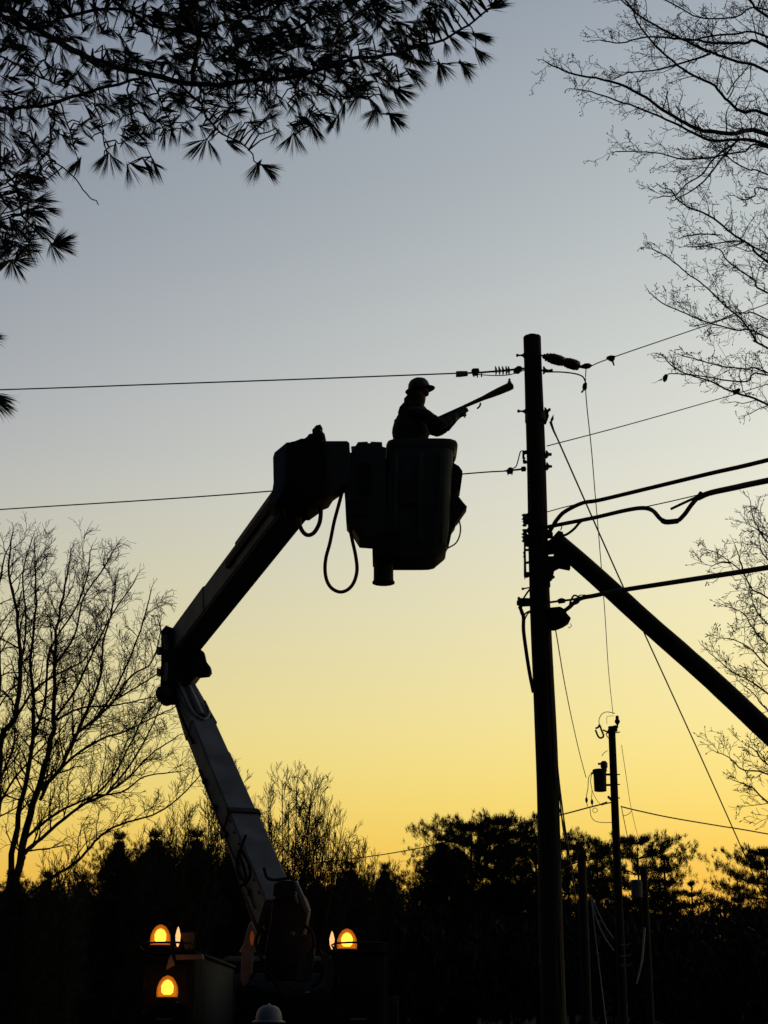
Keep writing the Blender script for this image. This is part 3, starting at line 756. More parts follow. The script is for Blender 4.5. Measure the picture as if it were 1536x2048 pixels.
MB().lathe(at(622, 874, 16.85), V((0, 1, 0)), [(-.02, .02), (0, .04), (.15, .04), (.17, .02)], 12).build('sheave', M['steel'], truck)
# platform rotator and side boxes
MB().prism([(690, 905), (705, 905), (712, 890), (716, 884), (735, 883), (736, 886), (741, 886), (742, 883), (764, 884), (765, 893), (772, 895), (772, 1078), (745, 1077), (718, 1075), (706, 1056), (692, 1040), (690, 1000), (687, 960)], 17.05, .20).build('leveling_box', M['fibre'], truck)
MB().prism([(718, 925), (742, 925), (742, 990), (718, 990)], 16.84, .02).build('box_door', M['rubber'], truck)
MB().prism([(697, 1000), (738, 1002), (738, 1035), (700, 1032)], 16.84, .015).build('box_door', M['steel'], truck)
MB().prism([(702, 893), (713, 892), (716, 908), (703, 906)], 17.2, .05).build('control_handle', M['galv'], truck)
# bucket
BY = 17.2
def rr_ring(cx, cy, z, a, b, n=36, p=6.5, inset=0.0):
    out = []
    for k in range(n):
        t = 2 * math.pi * k / n; c, s = math.cos(t), math.sin(t)
        r_ = (abs(c) ** p + abs(s) ** p) ** (-1 / p)
        out.append(V((cx + (a - inset) * r_ * c, cy + (b - inset) * r_ * s, z)))
    return out
def ringpx(x0, x1, y, b, inset=0.0, dz=0):
    p0, p1 = at(x0, y, BY - b * .6), at(x1, y, BY - b * .6)
    return rr_ring((p0.x + p1.x) / 2, BY, (p0.z + p1.z) / 2 + dz, (p1.x - p0.x) / 2, b, inset=inset)
bk = MB()
bk.loft([ringpx(770, 852, 1121, .24), ringpx(752, 872, 1117, .30), ringpx(748, 893, 1098, .33), ringpx(758, 899, 1050, .35), ringpx(768, 903, 960, .36), ringpx(773, 907, 905, .37), ringpx(774, 908, 893, .37),
         ringpx(774, 908, 893, .37, .03), ringpx(768, 903, 960, .36, .03), ringpx(755, 890, 1100, .33, .04)])
bucket = bk.build('bucket', M['fibre'], truck)
MB().loft([ringpx(774, 908, 903, .37, -.005), ringpx(772, 914, 895, .385, 0), ringpx(772, 916, 889, .39, 0), ringpx(774, 914, 886, .385, 0), ringpx(774, 910, 889, .36, .02), ringpx(774, 908, 903, .36, .03)], caps=False).build('rim', M['fibre'], bucket)
MB().prism([(744, 1078), (752, 1070), (800, 1064), (800, 1116), (770, 1118), (745, 1114)], 17.0, .2).build('bucket_step', M['rubber'], bucket)
mb = MB()
q = at(767, 1116, 17.05)
mb.lathe(at(767, 1168, 17.05), V((0, 0, 1)), [(0, .085), (.005, .115), (.05, .105), (.12, .104), (.25, .105), (.30, .10)], 14)
mb.build('rotator_foot', M['steel'], truck)
mb = MB()
for k in range(5): mb.lathe(at(749 + k * 9, 1166, 16.98), V((0, 0, -1)), [(-.02, .022), (.0, .024), (.012, .02), (.016, .008)], 8)
mb.build('foot_bolts', M['steel'], truck)
for x0_, x1_ in ((790, 798), (838, 848), (880, 888)):
    MB().prism([(x0_, 905), (x1_, 905), (x1_ - 3, 1085), (x0_ - 3, 1085)], BY - .372, .012).build('bucket_rib', M['fibre'], bucket)
MB().prism([(800, 960), (835, 958), (836, 1006), (800, 1008)], BY - .375, .02).build('bucket_pocket', M['jacket'], bucket)
# tools and bags hung on the right side
mb = MB(); mb.prism([(903, 930), (906, 925), (918, 932), (925, 942), (925, 950), (921, 978), (913, 985), (903, 984)], 17.2, .12); mb.build('tool_bag', M['jacket'], truck)
mb = MB(); mb.prism([(903, 984), (914, 988), (926, 1004), (934, 1013), (926, 1024), (917, 1038), (900, 1055), (896, 1010)], 17.15, .10); mb.build('tool_pouch', M['jacket'], truck)
mb = MB(); mb.prism([(896, 1040), (915, 1036), (910, 1052), (904, 1060), (898, 1088), (892, 1098), (890, 1060)], 17.15, .08); mb.build('tool_pouch', M['jacket'], truck)
mb = MB(); mb.prism([(904, 905), (910, 902), (907, 914), (911, 912), (909, 922), (905, 928)], 17.1, .03); mb.build('hook', M['steel'], truck)
MB().tube(smoothpath([at(x, y, 17.0) for x, y in ((918, 1040), (921, 1055), (919, 1072), (911, 1087), (896, 1096))], 4), .008, 8, (0, 1, 0)).build('lanyard', M['rubber'], truck)
MB().tube(smoothpath([at(x, y, 17.0) for x, y in ((900, 1062), (898, 1075), (894, 1084), (893, 1094))], 4), .008, 8, (0, 1, 0)).build('lanyard', M['rubber'], truck)
# hose loops under the tip
for pts, r_ in (([(690, 962), (684, 985), (676, 1015), (668, 1045), (660, 1085), (652, 1115), (650, 1140), (654, 1162), (664, 1177), (680, 1184), (696, 1179), (708, 1164), (714, 1140), (711, 1110), (704, 1078), (699, 1050), (696, 1020)], .019),
                ([(597, 1020), (598, 1044), (604, 1061), (614, 1070), (626, 1067), (636, 1053), (641, 1035), (642, 1000)], .023)):
    p = smoothpath([at(x, y, 16.95) for x, y in pts], 4)
    MB().tube(p, r_, 10, (0, 1, 0)).build('hydraulic_hose', M['hose'], truck)
# turret and pedestal
mb = MB(); mb.prism([(545, 1800), (560, 1790), (610, 1792), (618, 1815), (612, 1850), (600, 1900), (600, 1960), (530, 1960), (530, 1900), (540, 1850)], TY, .24)
mb.build('turret', M['steel'], truck)
for pts in ([(565, 1800), (590, 1760), (612, 1818), (618, 1812)], ):
    pass
MB().tube([at(590, 1765, 17.7), at(604, 1795, 17.6), at(616, 1824, 17.6)], .028, 10).build('turret_cylinder', M['galv'], truck)
MB().tube([at(584, 1780, 17.7), at(596, 1806, 17.6)], .014, 8).build('turret_strut', M['galv'], truck)
mb = MB(); mb.prism([(548, 1768), (562, 1760), (590, 1762), (592, 1790), (560, 1800), (546, 1790)], 17.75, .09); mb.build('turret_head', M['steel'], truck)
MB().prism([(497, 1850), (503, 1842), (512, 1862), (506, 1905), (503, 1960), (488, 1975), (480, 1960), (484, 1900)], 17.6, .05).build('pedestal_gusset', M['pale'], truck)
MB().prism([(600, 1870), (628, 1866), (630, 1900), (622, 1962), (592, 1965)], 17.5, .04).build('pedestal_panel', M['under'], truck)
# body: deck, bins, cab, wheels
X0, X1 = TX - 1.22, TX + 1.22
zb = at(530, 1908, 17.0).z
MB().cbox(X0 + .6, X1 - .6, 17.0, 21.6, .95, 1.15, .02).build('deck', M['body'], truck)
MB().cbox(TX - .42, TX + .42, 16.9, 24.2, .55, .86, .02).build('chassis', M['steel'], truck)
def bin_side(s):
    xa, xb = (X0, X0 + .55) if s < 0 else (X1 - .55, X1)
    b = MB().cbox(xa, xb, 16.95, 21.5, .75, zb, .03).build('tool_bin', M['body'], truck)
    MB().cbox(xa - .02, xb + .02, 16.92, 21.52, zb + .002, zb + .032, .01).build('bin_lid', M['body'], b)
    for k in range(2):
        MB().tube([V((xa + .2, 16.90, .95 + k * .68)), V((xb - .2, 16.90, .95 + k * .68))], .012, 8).build('handle', M['galv'], b)
        for q in (0, 1): MB().cbox(xa + .06, xa + .09, 16.905, 16.925, .95 + k * .68 + q * .3, 1.03 + k * .68 + q * .3, .004).build('hinge', M['steel'], b)
    MB().tube(smoothpath([V((xa + .04, 16.94, zb + .03)), V((xa + .04, 16.94, zb + .10)), V((xb - .04, 16.94, zb + .10)), V((xb - .04, 16.94, zb + .03))], 3), .010, 8, (0, 1, 0)).build('grab_rail', M['steel'], b)
    for k in range(2):
        MB().cbox(xa + .05, xb - .05, 16.925, 16.948, .85 + k * .68, 1.47 + k * .68, .01).build('bin_door', M['body'], b)
    for k in range(3):
        yy = 17.1 + k * 1.45; xo = xa - .012 if s < 0 else xb - .010
        MB().cbox(xo, xo + .022, yy, yy + 1.35, .9, zb - .08, .008).build('side_door', M['body'], b)
bin_side(-1); bin_side(1)
MB().cbox(TX - .6, TX + .6, 16.9, 16.96, .6, 1.1, .01).build('tailboard', M['under'], truck)
MB().cbox(X0, X1, 16.75, 16.9, .45, .6, .02).build('rear_bumper', M['steel'], truck)
for s in (-1, 1):
    MB().lathe(V((TX + s * 1.05, 16.74, .8)), V((0, -1, 0)), [(-.02, .05), (0, .055), (.02, .05), (.025, .02)], 14).build('tail_light', M['red'], truck)
    for yy in (19.9, 23.2):
        t_ = MB().lathe(V((TX + s * .88, yy, .5)), V((s, 0, 0)), [(0, .30), (.02, .46), (.05, .5), (.24, .5), (.28, .46), (.3, .3)], 28).build('wheel', M['rubber'], truck)
        MB().lathe(V((TX + s * 1.15, yy, .5)), V((s, 0, 0)), [(0, .27), (.035, .27), (.02, .2), (.01, .08), (.05, .07), (.055, .02)], 20).build('rim', M['galv'], t_)
    # outriggers
    l_ = MB().cbox(TX + s * 1.32 - .07, TX + s * 1.32 + .07, 17.35, 17.5, .1, 1.2, .01).build('outrigger_leg', M['under'], truck)
    MB().cbox(TX + s * 1.32 - .2, TX + s * 1.32 + .2, 17.25, 17.6, .02, .1, .01).build('foot_pad', M['steel'], l_)
cabm = MB().loft([[V(p) for p in r_] for r_ in (
    [(TX - 1.1, 22.0, .7), (TX + 1.1, 22.0, .7), (TX + 1.1, 25.6, .7), (TX - 1.1, 25.6, .7)],
    [(TX - 1.1, 22.0, 1.5), (TX + 1.1, 22.0, 1.5), (TX + 1.05, 25.6, 1.4), (TX - 1.05, 25.6, 1.4)],
    [(TX - 1.08, 22.0, 1.6), (TX + 1.08, 22.0, 1.6), (TX + 1.0, 24.2, 1.62), (TX - 1.0, 24.2, 1.62)],
    [(TX - .95, 22.05, 2.35), (TX + .95, 22.05, 2.35), (TX + .9, 23.7, 2.35), (TX - .9, 23.7, 2.35)],
    [(TX - .8, 22.2, 2.42), (TX + .8, 22.2, 2.42), (TX + .8, 23.5, 2.42), (TX - .8, 23.5, 2.42)])]).build('cab', M['cab'], truck)
MB().cbox(TX - .7, TX + .7, 21.97, 22.0, 1.7, 2.2, .01).build('rear_window', M['glass'], cabm)
for s in (-1, 1):
    MB().cbox(TX + s * 1.03 - .01, TX + s * 1.03 + .01, 22.5, 23.7, 1.65, 2.25, .005).build('side_window', M['glass'], cabm)
    m_ = MB().cbox(TX + s * 1.30 - .09, TX + s * 1.30 + .09, 23.85, 23.93, 1.5, 1.95, .01).build('mirror', M['steel'], cabm)
    MB().tube([V((TX + s * 1.0, 23.9, 1.6)), V((TX + s * 1.3, 23.9, 1.6))], .015, 8).build('mirror_arm', M['steel'], m_)
# control post, lamps boards
MB().prism([(362, 1866), (386, 1864), (388, 1870), (384, 1896), (370, 1900), (366, 1880), (360, 1876)], 17.5, .03).build('lamp_guard', M['under'], truck)
MB().prism([(350, 1909), (405, 1909), (408, 1918), (352, 1920)], 16.93, .03).build('pale_rail', M['pale'], truck)
MB().prism([(642, 1915), (650, 1905), (664, 1918), (672, 1935), (668, 1975), (655, 1990), (648, 1950)], 17.0, .05).build('control_lever_box', M['under'], truck)
MB().prism([(338, 1915), (343, 1908), (350, 1930), (332, 1940)], 16.92, .02).build('reflector_plate', M['pale'], truck)
MB().lathe(at(586, 1868, 17.3), V((0, -1, 0)), [(0, .012), (.01, .02), (.03, .015)], 8).build('gauge', M['paint'], truck)
for pts in ([(520, 1860), (512, 1885), (522, 1915), (535, 1925)], [(606, 1850), (622, 1862), (628, 1890), (615, 1915)], [(640, 1900), (648, 1930), (640, 1960), (622, 1975)], [(500, 1960), (515, 1940), (540, 1950), (560, 1985)]):
    MB().tube(smoothpath([at(x, y, 17.4) for x, y in pts], 4), .018, 8, (0, 1, 0)).build('hydraulic_hose', M['rubber'], truck)
for k in range(3):
    MB().abox(TX - .36, TX + .30, 16.80, 16.95, .72 + k * .3, .745 + k * .3).build('step', M['under'], truck)
# beacons
def beacon(px, py, Y, s=1.0, lamp_dx=0.0):
    c = at(px, py, Y)
    b = MB().lathe(c - V((0, 0, .135 * s)), V((0, 0, 1)), [(0, .085 * s), (.01, .10 * s), (.035 * s, .10 * s), (.045 * s, .085 * s)], 20).build('beacon', M['rubber'], truck)
    MB().lathe(c - V((0, 0, .09 * s)), V((0, 0, 1)), [(0, .088 * s), (.03 * s, .092 * s), (.08 * s, .088 * s), (.125 * s, .070 * s), (.16 * s, .044 * s), (.176 * s, .012)], 22).build('lens', M['lens'], b)
    MB().lathe(c - V((0, 0, .085 * s)), V((0, 0, 1)), [(0, .070 * s), (.03 * s, .078 * s), (.08 * s, .074 * s), (.115 * s, .056 * s), (.14 * s, .030 * s), (.15 * s, .01)], 22).build('glow_shell', M['glowshell'], b)  # added inner shell for a softer glow around the lamp
    MB().lathe(c - V((-lamp_dx, 0, .07 * s)), V((0, 0, 1)), [(0, .03 * s), (.02 * s, .050 * s), (.07 * s, .052 * s), (.105 * s, .034 * s), (.12 * s, .01)], 16).build('lamp', M['bulb'], b)
    return b, c
def post(c, z0, s=1.0):
    MB().tube([V((c.x, c.y, z0)), V((c.x, c.y, c.z - .13 * s))], .03, 10).build('beacon_post', M['steel'], truck)
b_, c_ = beacon(321, 1869, 17.3, 1.12); post(c_, zb)
b_, c_ = beacon(694, 1877, 17.3, 1.1); post(c_, 1.1)
b_, c_ = beacon(335, 1972, 16.62, 1.12); MB().abox(c_.x - .1, c_.x + .1, 16.5, 16.93, c_.z - .16, c_.z - .137).build('lamp_bracket', M['steel'], truck)
for px_, py_, h_ in ((356, 1873, .10), (664, 1880, .09)):
    c = at(px_, py_, 17.3)
    MB().lathe(c - V((0, 0, h_)), V((0, 0, 1)), [(0, .006), (h_ * .5, .022), (h_ * 1.1, .026), (h_ * 1.7, .012), (h_ * 1.95, .003)], 12).build('marker_lamp', M['marker'], truck)
    MB().cbox(c.x - .035, c.x + .035, c.y - .02, c.y + .03, c.z - h_ - .06, c.z - h_ + .0, .008).build('lamp_base', M['steel'], truck)
c = at(504, 1876, 17.5)
MB().lathe(c - V((0, 0, .07)), V((0, 0, 1)), [(0, .008), (.05, .02), (.09, .022), (.14, .006)], 12).build('self_lit_reflector', M['dimlens'], truck)  # glow comes from the material, no lamp inside
MB().prism([(478, 1905), (500, 1862), (520, 1868), (512, 1905)], 17.6, .03).build('amber_shield', mat('shield_paint', (.5, .3, .12), .6, noise=(.35, .2, .08), scale=8), truck)

# ------------------------------------------------------------------ people
def skin_body(name, nodes, edges, mats, fac, parent, levels=2, root_i=0):
    """nodes: (Vector, radius or (rx, ry)); one continuous skinned surface; fac(co) -> material index"""
    me = bpy.data.meshes.new(name + '_cage')
    me.from_pydata([tuple(p) for p, r in nodes], edges, [])
    o = bpy.data.objects.new(name + '_cage', me); COL.objects.link(o)
    md = o.modifiers.new('skin', 'SKIN'); md.use_smooth_shade = True; md.branch_smoothing = 0.4
    sv = me.skin_vertices[0].data
    for i, (p, r) in enumerate(nodes):
        sv[i].radius = r if hasattr(r, '__len__') else (r, r)
        sv[i].use_root = (i == root_i)
    s = o.modifiers.new('sub', 'SUBSURF'); s.levels = levels; s.render_levels = levels
    dg = bpy.context.evaluated_depsgraph_get(); dg.update()
    nm = bpy.data.meshes.new_from_object(o.evaluated_get(dg))
    bpy.data.objects.remove(o)
    org = WORLD[parent.name] if parent else V()
    from mathutils import noise as mn
    for v in nm.vertices:
        if fac(v.co) == 0:
            v.co += v.normal * (mn.noise(v.co * 9) * .022 + mn.noise(v.co * 23) * .010)
        v.co -= org
    nm.materials.clear()
    for m in mats: nm.materials.append(m)
    for p in nm.polygons:
        p.use_smooth = True; p.material_index = fac(p.center + org)
    b = bpy.data.objects.new(name, nm); COL.objects.link(b)
    b.parent = parent; WORLD[b.name] = org
    return b
def hardhat(c, face, a, b, h, m, parent, tilt=0.0, brim=.035, peak=.05):
    """c: centre of the brim plane; face: unit vector forwards"""
    side = V((-face.y, face.x, 0)); up = V((0, 0, 1))
    face = (face * math.cos(tilt) + up * math.sin(tilt)).normalized(); up = side.cross(face) * (1 if side.cross(face).z > 0 else -1)
    mb = MB(); n = 28
    prof = [(1.0, 0), (1.0, .12), (.98, .3), (.90, .58), (.72, .82), (.45, .95), (.15, 1.0)]
    rings = []
    def rg(s, z, e, f):
        out = []
        for k in range(n):
            t = 2 * math.pi * k / n; c_, s_ = math.cos(t), math.sin(t)
            fw = a * s * c_ + e * c_ + (f * max(0, c_) ** 3)
            out.append(c + face * fw + side * (b * s * s_ + e * s_) + up * z)
        return out
    rings.append(rg(.93, .004, 0, 0)); rings.append(rg(1.0, -.010, brim, peak)); rings.append(rg(1.0, -.004, brim, peak)); rings.append(rg(1.0, .010, 0, 0))
    for s, z in prof[1:]: rings.append(rg(s, z * h, 0, 0))
    mb.loft(rings)
    o = mb.build('hard_hat', m, parent)
    mb = MB()
    mb.tube([c + face * (a * .9 * math.cos(t)) + up * (h * 1.0 * math.sin(t) + .004) for t in [math.pi * (0.08 + .84 * i / 10) for i in range(11)]], .011, 6, tuple(side))
    mb.build('hat_ridge', m, o)
    return o
def fingers(nodes, edges, wrist, fwd, out, curl, scale=1.0, gl=1.0):
    """adds palm and five finger chains rooted in the palm; returns nothing"""
    side = fwd.cross(out).normalized()
    pi = len(nodes)
    nodes.append((wrist + fwd * .05 * scale, (.040 * gl, .026 * gl))); edges.append((pi - 1 if False else nodes_w[0], pi))
    lens = (.075, .085, .078, .060)
    for k in range(4):
        o_ = side * (.030 - .020 * k) * scale
        b0 = wrist + fwd * .088 * scale + o_
        p1 = b0 + (fwd * .8 + curl * .3).normalized() * lens[k] * .42 * scale
        p2 = p1 + (fwd * .25 + curl).normalized() * lens[k] * .35 * scale
        p3 = p2 + (curl * .8 - fwd * .45).normalized() * lens[k] * .28 * scale
        i = len(nodes)
        nodes += [(b0, .012 * gl), (p1, .011 * gl), (p2, .0105 * gl), (p3, .009 * gl)]
        edges += [(pi, i), (i, i + 1), (i + 1, i + 2), (i + 2, i + 3)]
    i = len(nodes)
    t0 = wrist + fwd * .035 * scale + side * .036 * scale
    t1 = t0 + (fwd * .6 + side * .6 + curl * .5).normalized() * .035 * scale
    t2 = t1 + (fwd * .8 + curl * .7 - side * .1).normalized() * .03 * scale
    nodes += [(t0, .015 * gl), (t1, .013 * gl), (t2, .011 * gl)]
    edges += [(pi, i), (i, i + 1), (i + 1, i + 2)]
nodes_w = [0]

# worker in the bucket, in profile facing the pole (image right = +X)
WY = BY + .02
wk = thing('person', 'worker in hard hat standing in the raised bucket holding a long rod', 'person', (at(825, 1090, WY).x, WY, at(825, 1095, WY).z))
def wp(px, py, dy=0.0): return at(px, py, WY) + V((0, dy, 0))
nd = []; ed = []
def add(p, r, to=None):
    nd.append((p, r)); i = len(nd) - 1
    if to is not None: ed.append((to, i))
    return i
pel = add(wp(826, 925), (.165, .15))
w1 = add(wp(823, 890), (.19, .21), pel)
w2 = add(wp(820, 866), (.215, .235), w1)
ch = add(wp(824, 843), (.215, .225), w2)
c2 = add(wp(829, 827), (.150, .180), ch)
nk = add(wp(833, 811), (.075, .075), c2)
hd1 = add(wp(838, 797), (.075, .088), nk)
hd2 = add(wp(840, 784), (.078, .096), hd1)
hd3 = add(wp(839, 770), (.070, .085), hd2)
jaw = add(wp(852, 801), (.050, .042), hd1)
brow = add(wp(851, 785), (.055, .060), hd2)
nose = add(wp(857.5, 791), (.032, .024), brow)
# hood gathered behind the neck
hdn = add(wp(812, 818), (.065, .085), c2)
# near arm (towards the camera) and far arm
for s, sh, elb, wr in ((-1, (843, 836), (879, 862), (915, 833)), (1, (848, 832), (880, 852), (912, 832))):
    a_ = add(wp(sh[0], sh[1], s * .17), .088, c2)
    a2 = add(wp((sh[0] + elb[0]) / 2, (sh[1] + elb[1]) / 2 + 3, s * .21), .074, a_)
    a3 = add(wp(elb[0], elb[1], s * .19), .064, a2)
    a4 = add(wp((elb[0] + wr[0]) / 2 + 1, (elb[1] + wr[1]) / 2, s * .13), .055, a3)
    a5 = add(wp(wr[0], wr[1], s * .055), .040, a4)
    nodes_w[0] = a5
    wrist = nd[a5][0]
    fwd = (wp(934, 817) - wp(915, 832)).normalized()
    fingers(nd, ed, wrist, fwd, V((0, s, 0)), (V((0, -s, 0)) + V((0, 0, .25))).normalized(), 1.0, 1.25)
for s in (-1, 1):
    l1 = add(wp(827, 945, s * .10), .098, pel)
    l2 = add(wp(829, 1010, s * .11), .072, l1)
    l3 = add(wp(826, 1075, s * .11), .05, l2)
    l4 = add(wp(826, 1090, s * .11), .045, l3)
    l5 = add(wp(840, 1096, s * .12), .042, l4)
nkz = nd[nk][0].z; gx = wp(911, 830).x
def wfac(c):
    if c.x > gx: return 2
    if c.z > nkz - .01 and c.x > wp(815, 800).x: return 1
    return 0
body = skin_body('body', nd, ed, [M['jacket'], M['skin'], M['glove']], wfac, wk, root_i=pel)
hardhat(wp(838.5, 779), V((1, 0, 0)),   .122, .112, .132, M['hatd'], wk, tilt=R(9), brim=.036, peak=.018)
MB().prism([(808, 797), (812, 793), (815, 788), (822, 784), (836, 786), (838, 800), (834, 812), (822, 812), (812, 806)], WY, .082).build('hair', M['hair'], wk)
mb = MB()
for s in (-1, 1): mb.lathe(wp(838, 791, s * .085), V((0, s, 0)), [(0, .014), (.008, .026), (.018, .020), (.020, .008)], 10)
mb.build('ears', M['skin'], wk)
for s in (-1, 1): MB().lathe(wp(854, 786, s * .032), V((1, 0, 0)), [(0, .010), (.008, .011), (.016, .006), (.018, .002)], 10).build('eye', M['eye'], wk)
MB().prism([(796, 824), (799, 814), (806, 806), (816, 800), (834, 804), (846, 814), (850, 826), (830, 842), (800, 838)], WY, .115).build('hood', M['jacket'], wk)
# rod
root = thing('insulated_rod', 'long brown rod with a fat end held out by the bucket worker', 'rod', wp(925, 820))
a, b = wp(872, 838, 0), wp(1026, 770, 0)
def rp(t): return a + (b - a) * t
MB().tube([rp(0), rp(.35), rp(.45), rp(.62), rp(.70), rp(.80), rp(.94), rp(.985), rp(1.0)], [.016, .018, .021, .026, .034, .041, .046, .043, .018], 14).build('sleeve', M['stick'], root)
MB().lathe(rp(.955) + V((0, 0, .035)), V((0, 0, 1)), [(0, .022), (.02, .022), (.035, .012), (.05, .014), (.06, .008)], 10).build('cap', M['pink'], root)
MB().tube(smoothpath([at(x, y, WY - .03) for x, y in ((961, 806), (960, 811), (957, 815), (954, 817))], 3), [.010] * 10, 6, (0, 1, 0)).build('strap', M['rubber'], root)
MB().tube([wp(924, 832, -.08), wp(930, 841, -.08)], [.012, .005], 6).build('glove_cuff_strap', M['glove'], wk)

# second worker on the ground, back to the camera
GY = 15.0
gp = at(537, 2040, GY); hz = gp.z
gw = thing('person', 'person in a pale hard hat standing on the road behind the truck', 'person', (gp.x, GY, 0))
nd = []; ed = []
def gpt(x, y, z): return V((gp.x + x, GY + y, z))
pel = add(gpt(0, 0, .92), (.16, .12))
a1 = add(gpt(0, 0, 1.12), (.15, .115), pel); a2 = add(gpt(0, 0, 1.30), (.19, .12), a1); a3 = add(gpt(0, .01, 1.38), (.15, .09), a2)
nk = add(gpt(0, .02, 1.46), (.058, .058), a3); h1 = add(gpt(0, .04, 1.56), (.075, .085), nk); h2 = add(gpt(0, .04, 1.64), (.07, .085), h1)
nz = add(gpt(0, .135, 1.57), (.012, .016), h1)
for s in (-1, 1):
    b1 = add(gpt(s * .20, 0, 1.36), .07, a3); b2 = add(gpt(s * .25, .02, 1.10), .055, b1); b3 = add(gpt(s * .24, .10, .88), .042, b2)
    nodes_w[0] = b3
    fingers(nd, ed, nd[b3][0], V((0, .3, -.95)).normalized(), V((s, 0, 0)), V((-s * .5, .5, 0)).normalized(), 1.0, 1.0)
    k1 = add(gpt(s * .10, 0, .80), .095, pel); k2 = add(gpt(s * .11, .02, .48), .068, k1); k3 = add(gpt(s * .11, -.02, .11), .048, k2); k4 = add(gpt(s * .13, .12, .055), .045, k3)
def gfac(c):
    if c.z > 1.47: return 1
    if c.z < .86 and abs(c.x - gp.x) > .19: return 1
    return 0
skin_body('body', nd, ed, [M['jacket'], M['skin']], gfac, gw, root_i=pel)
hardhat(V((gp.x, GY + .04, hz - .01)), V((0, 1, 0)), .135, .115, .135, M['hatw'], gw, brim=.03, peak=.02)
mb = MB()
for s in (-1, 1): mb.lathe(gpt(s * .075, .04, 1.58), V((s, 0, 0)), [(0, .014), (.008, .024), (.016, .018), (.018, .006)], 10)
mb.build('ears', M['skin'], gw)
for s in (-1, 1): MB().lathe(gpt(s * .03, .115, 1.60), V((0, 1, 0)), [(0, .010), (.008, .011), (.016, .006), (.018, .002)], 10).build('eye', M['eye'], gw)

# ------------------------------------------------------------------ bare trees
def shoot(tb, p, d, Ln, r, lvl, P):
    """one branch and, recursively, its shoots"""
    n = P['seg']
    pts = [p]; dd = d.normalized(); st = Ln / n
    for i in range(n):
        dd = (dd + rv(P['wig']) + P['bias'] * P['bw']).normalized()
        p = p + dd * st; pts.append(p)
    rad = [max(r * (1 - .65 * i / n), P['rmin']) for i in range(n + 1)]
    tb.tube(pts, rad, 4 if r > P['rmin'] * 2 else 3)
    if lvl <= 0:
        if P.get('bud') and rng.random() < P['bud']:
            e = pts[-1]; q = dd * P['bl']
            tb.tube([e - q * .2, e + q * .4, e + q], [P['rmin'] * .9, P['rmin'] * 2.6, P['rmin'] * .6], 4)
        return
    k = P['kids'][lvl]
    for j in range(k):
        t = (j + rng.uniform(.3, 1.0)) / k
        f = t * n; i = min(int(f), n - 1); q = pts[i].lerp(pts[i + 1], f - i)
        base_d = (pts[i + 1] - pts[i]).normalized()
        perp = base_d.cross(rv()).normalized()
        ang = R(rng.uniform(*P['ang']))
        nd_ = base_d * math.cos(ang) + perp * math.sin(ang)
        if P.get('flat'): nd_.y *= P['flat']
        shoot(tb, q, nd_, Ln * rng.uniform(*P['lr']) * (1.15 - .5 * t), max(r * (1 - .6 * t) * .6, P['rmin']), lvl - 1, P)
def limb_along(root, tname, pts, r0, r1, P, every, Ls, lvl, m, both=True, tip=True, skip=0.0, up=.3):
    """a traced limb with side shoots; returns the limb object"""
    path = smoothpath(pts, 4)
    n = len(path)
    rad = [r0 + (r1 - r0) * (i / (n - 1)) ** .8 for i in range(n)]
    o = MB().tube([p + (rv(r0 * .15) if 0 < i < n - 1 else V()) for i, p in enumerate(path)], rad, 8).build(tname, m, root)
    tb = MB(); cnt = 0
    acc = 0; nxt = every * rng.random(); total = sum((path[i + 1] - path[i]).length for i in range(n - 1))
    for i in range(n - 1):
        sg = path[i + 1] - path[i]; l = sg.length
        while nxt < acc + l:
            t = (nxt - acc) / l; q = path[i] + sg * t; g = nxt / total
            if g >= skip:
                bd = sg.normalized(); pr = bd.cross(V((0, 1, 0)) + rv(.45)).normalized() * rng.choice((-1, 1))
                if rng.random() < up and pr.z < 0: pr = -pr
                ang = R(rng.uniform(*P['ang']))
                dd = bd * math.cos(ang) + pr * math.sin(ang)
                rr_ = (rad[i] * .5)
                shoot(tb, q, dd, rng.uniform(*Ls) * (1.1 - .45 * g), max(min(rr_, P['rbr']), P['rmin']), lvl, P); cnt += 1
            nxt += every * rng.uniform(.6, 1.4)
        acc += l
    if tip:
        shoot(tb, path[-1], path[-1] - path[-2], Ls[0] * .8, r1, max(lvl - 1, 0), P)
    tag(tb.build('twigs', m, o, smooth=False), kind='stuff')
    return o

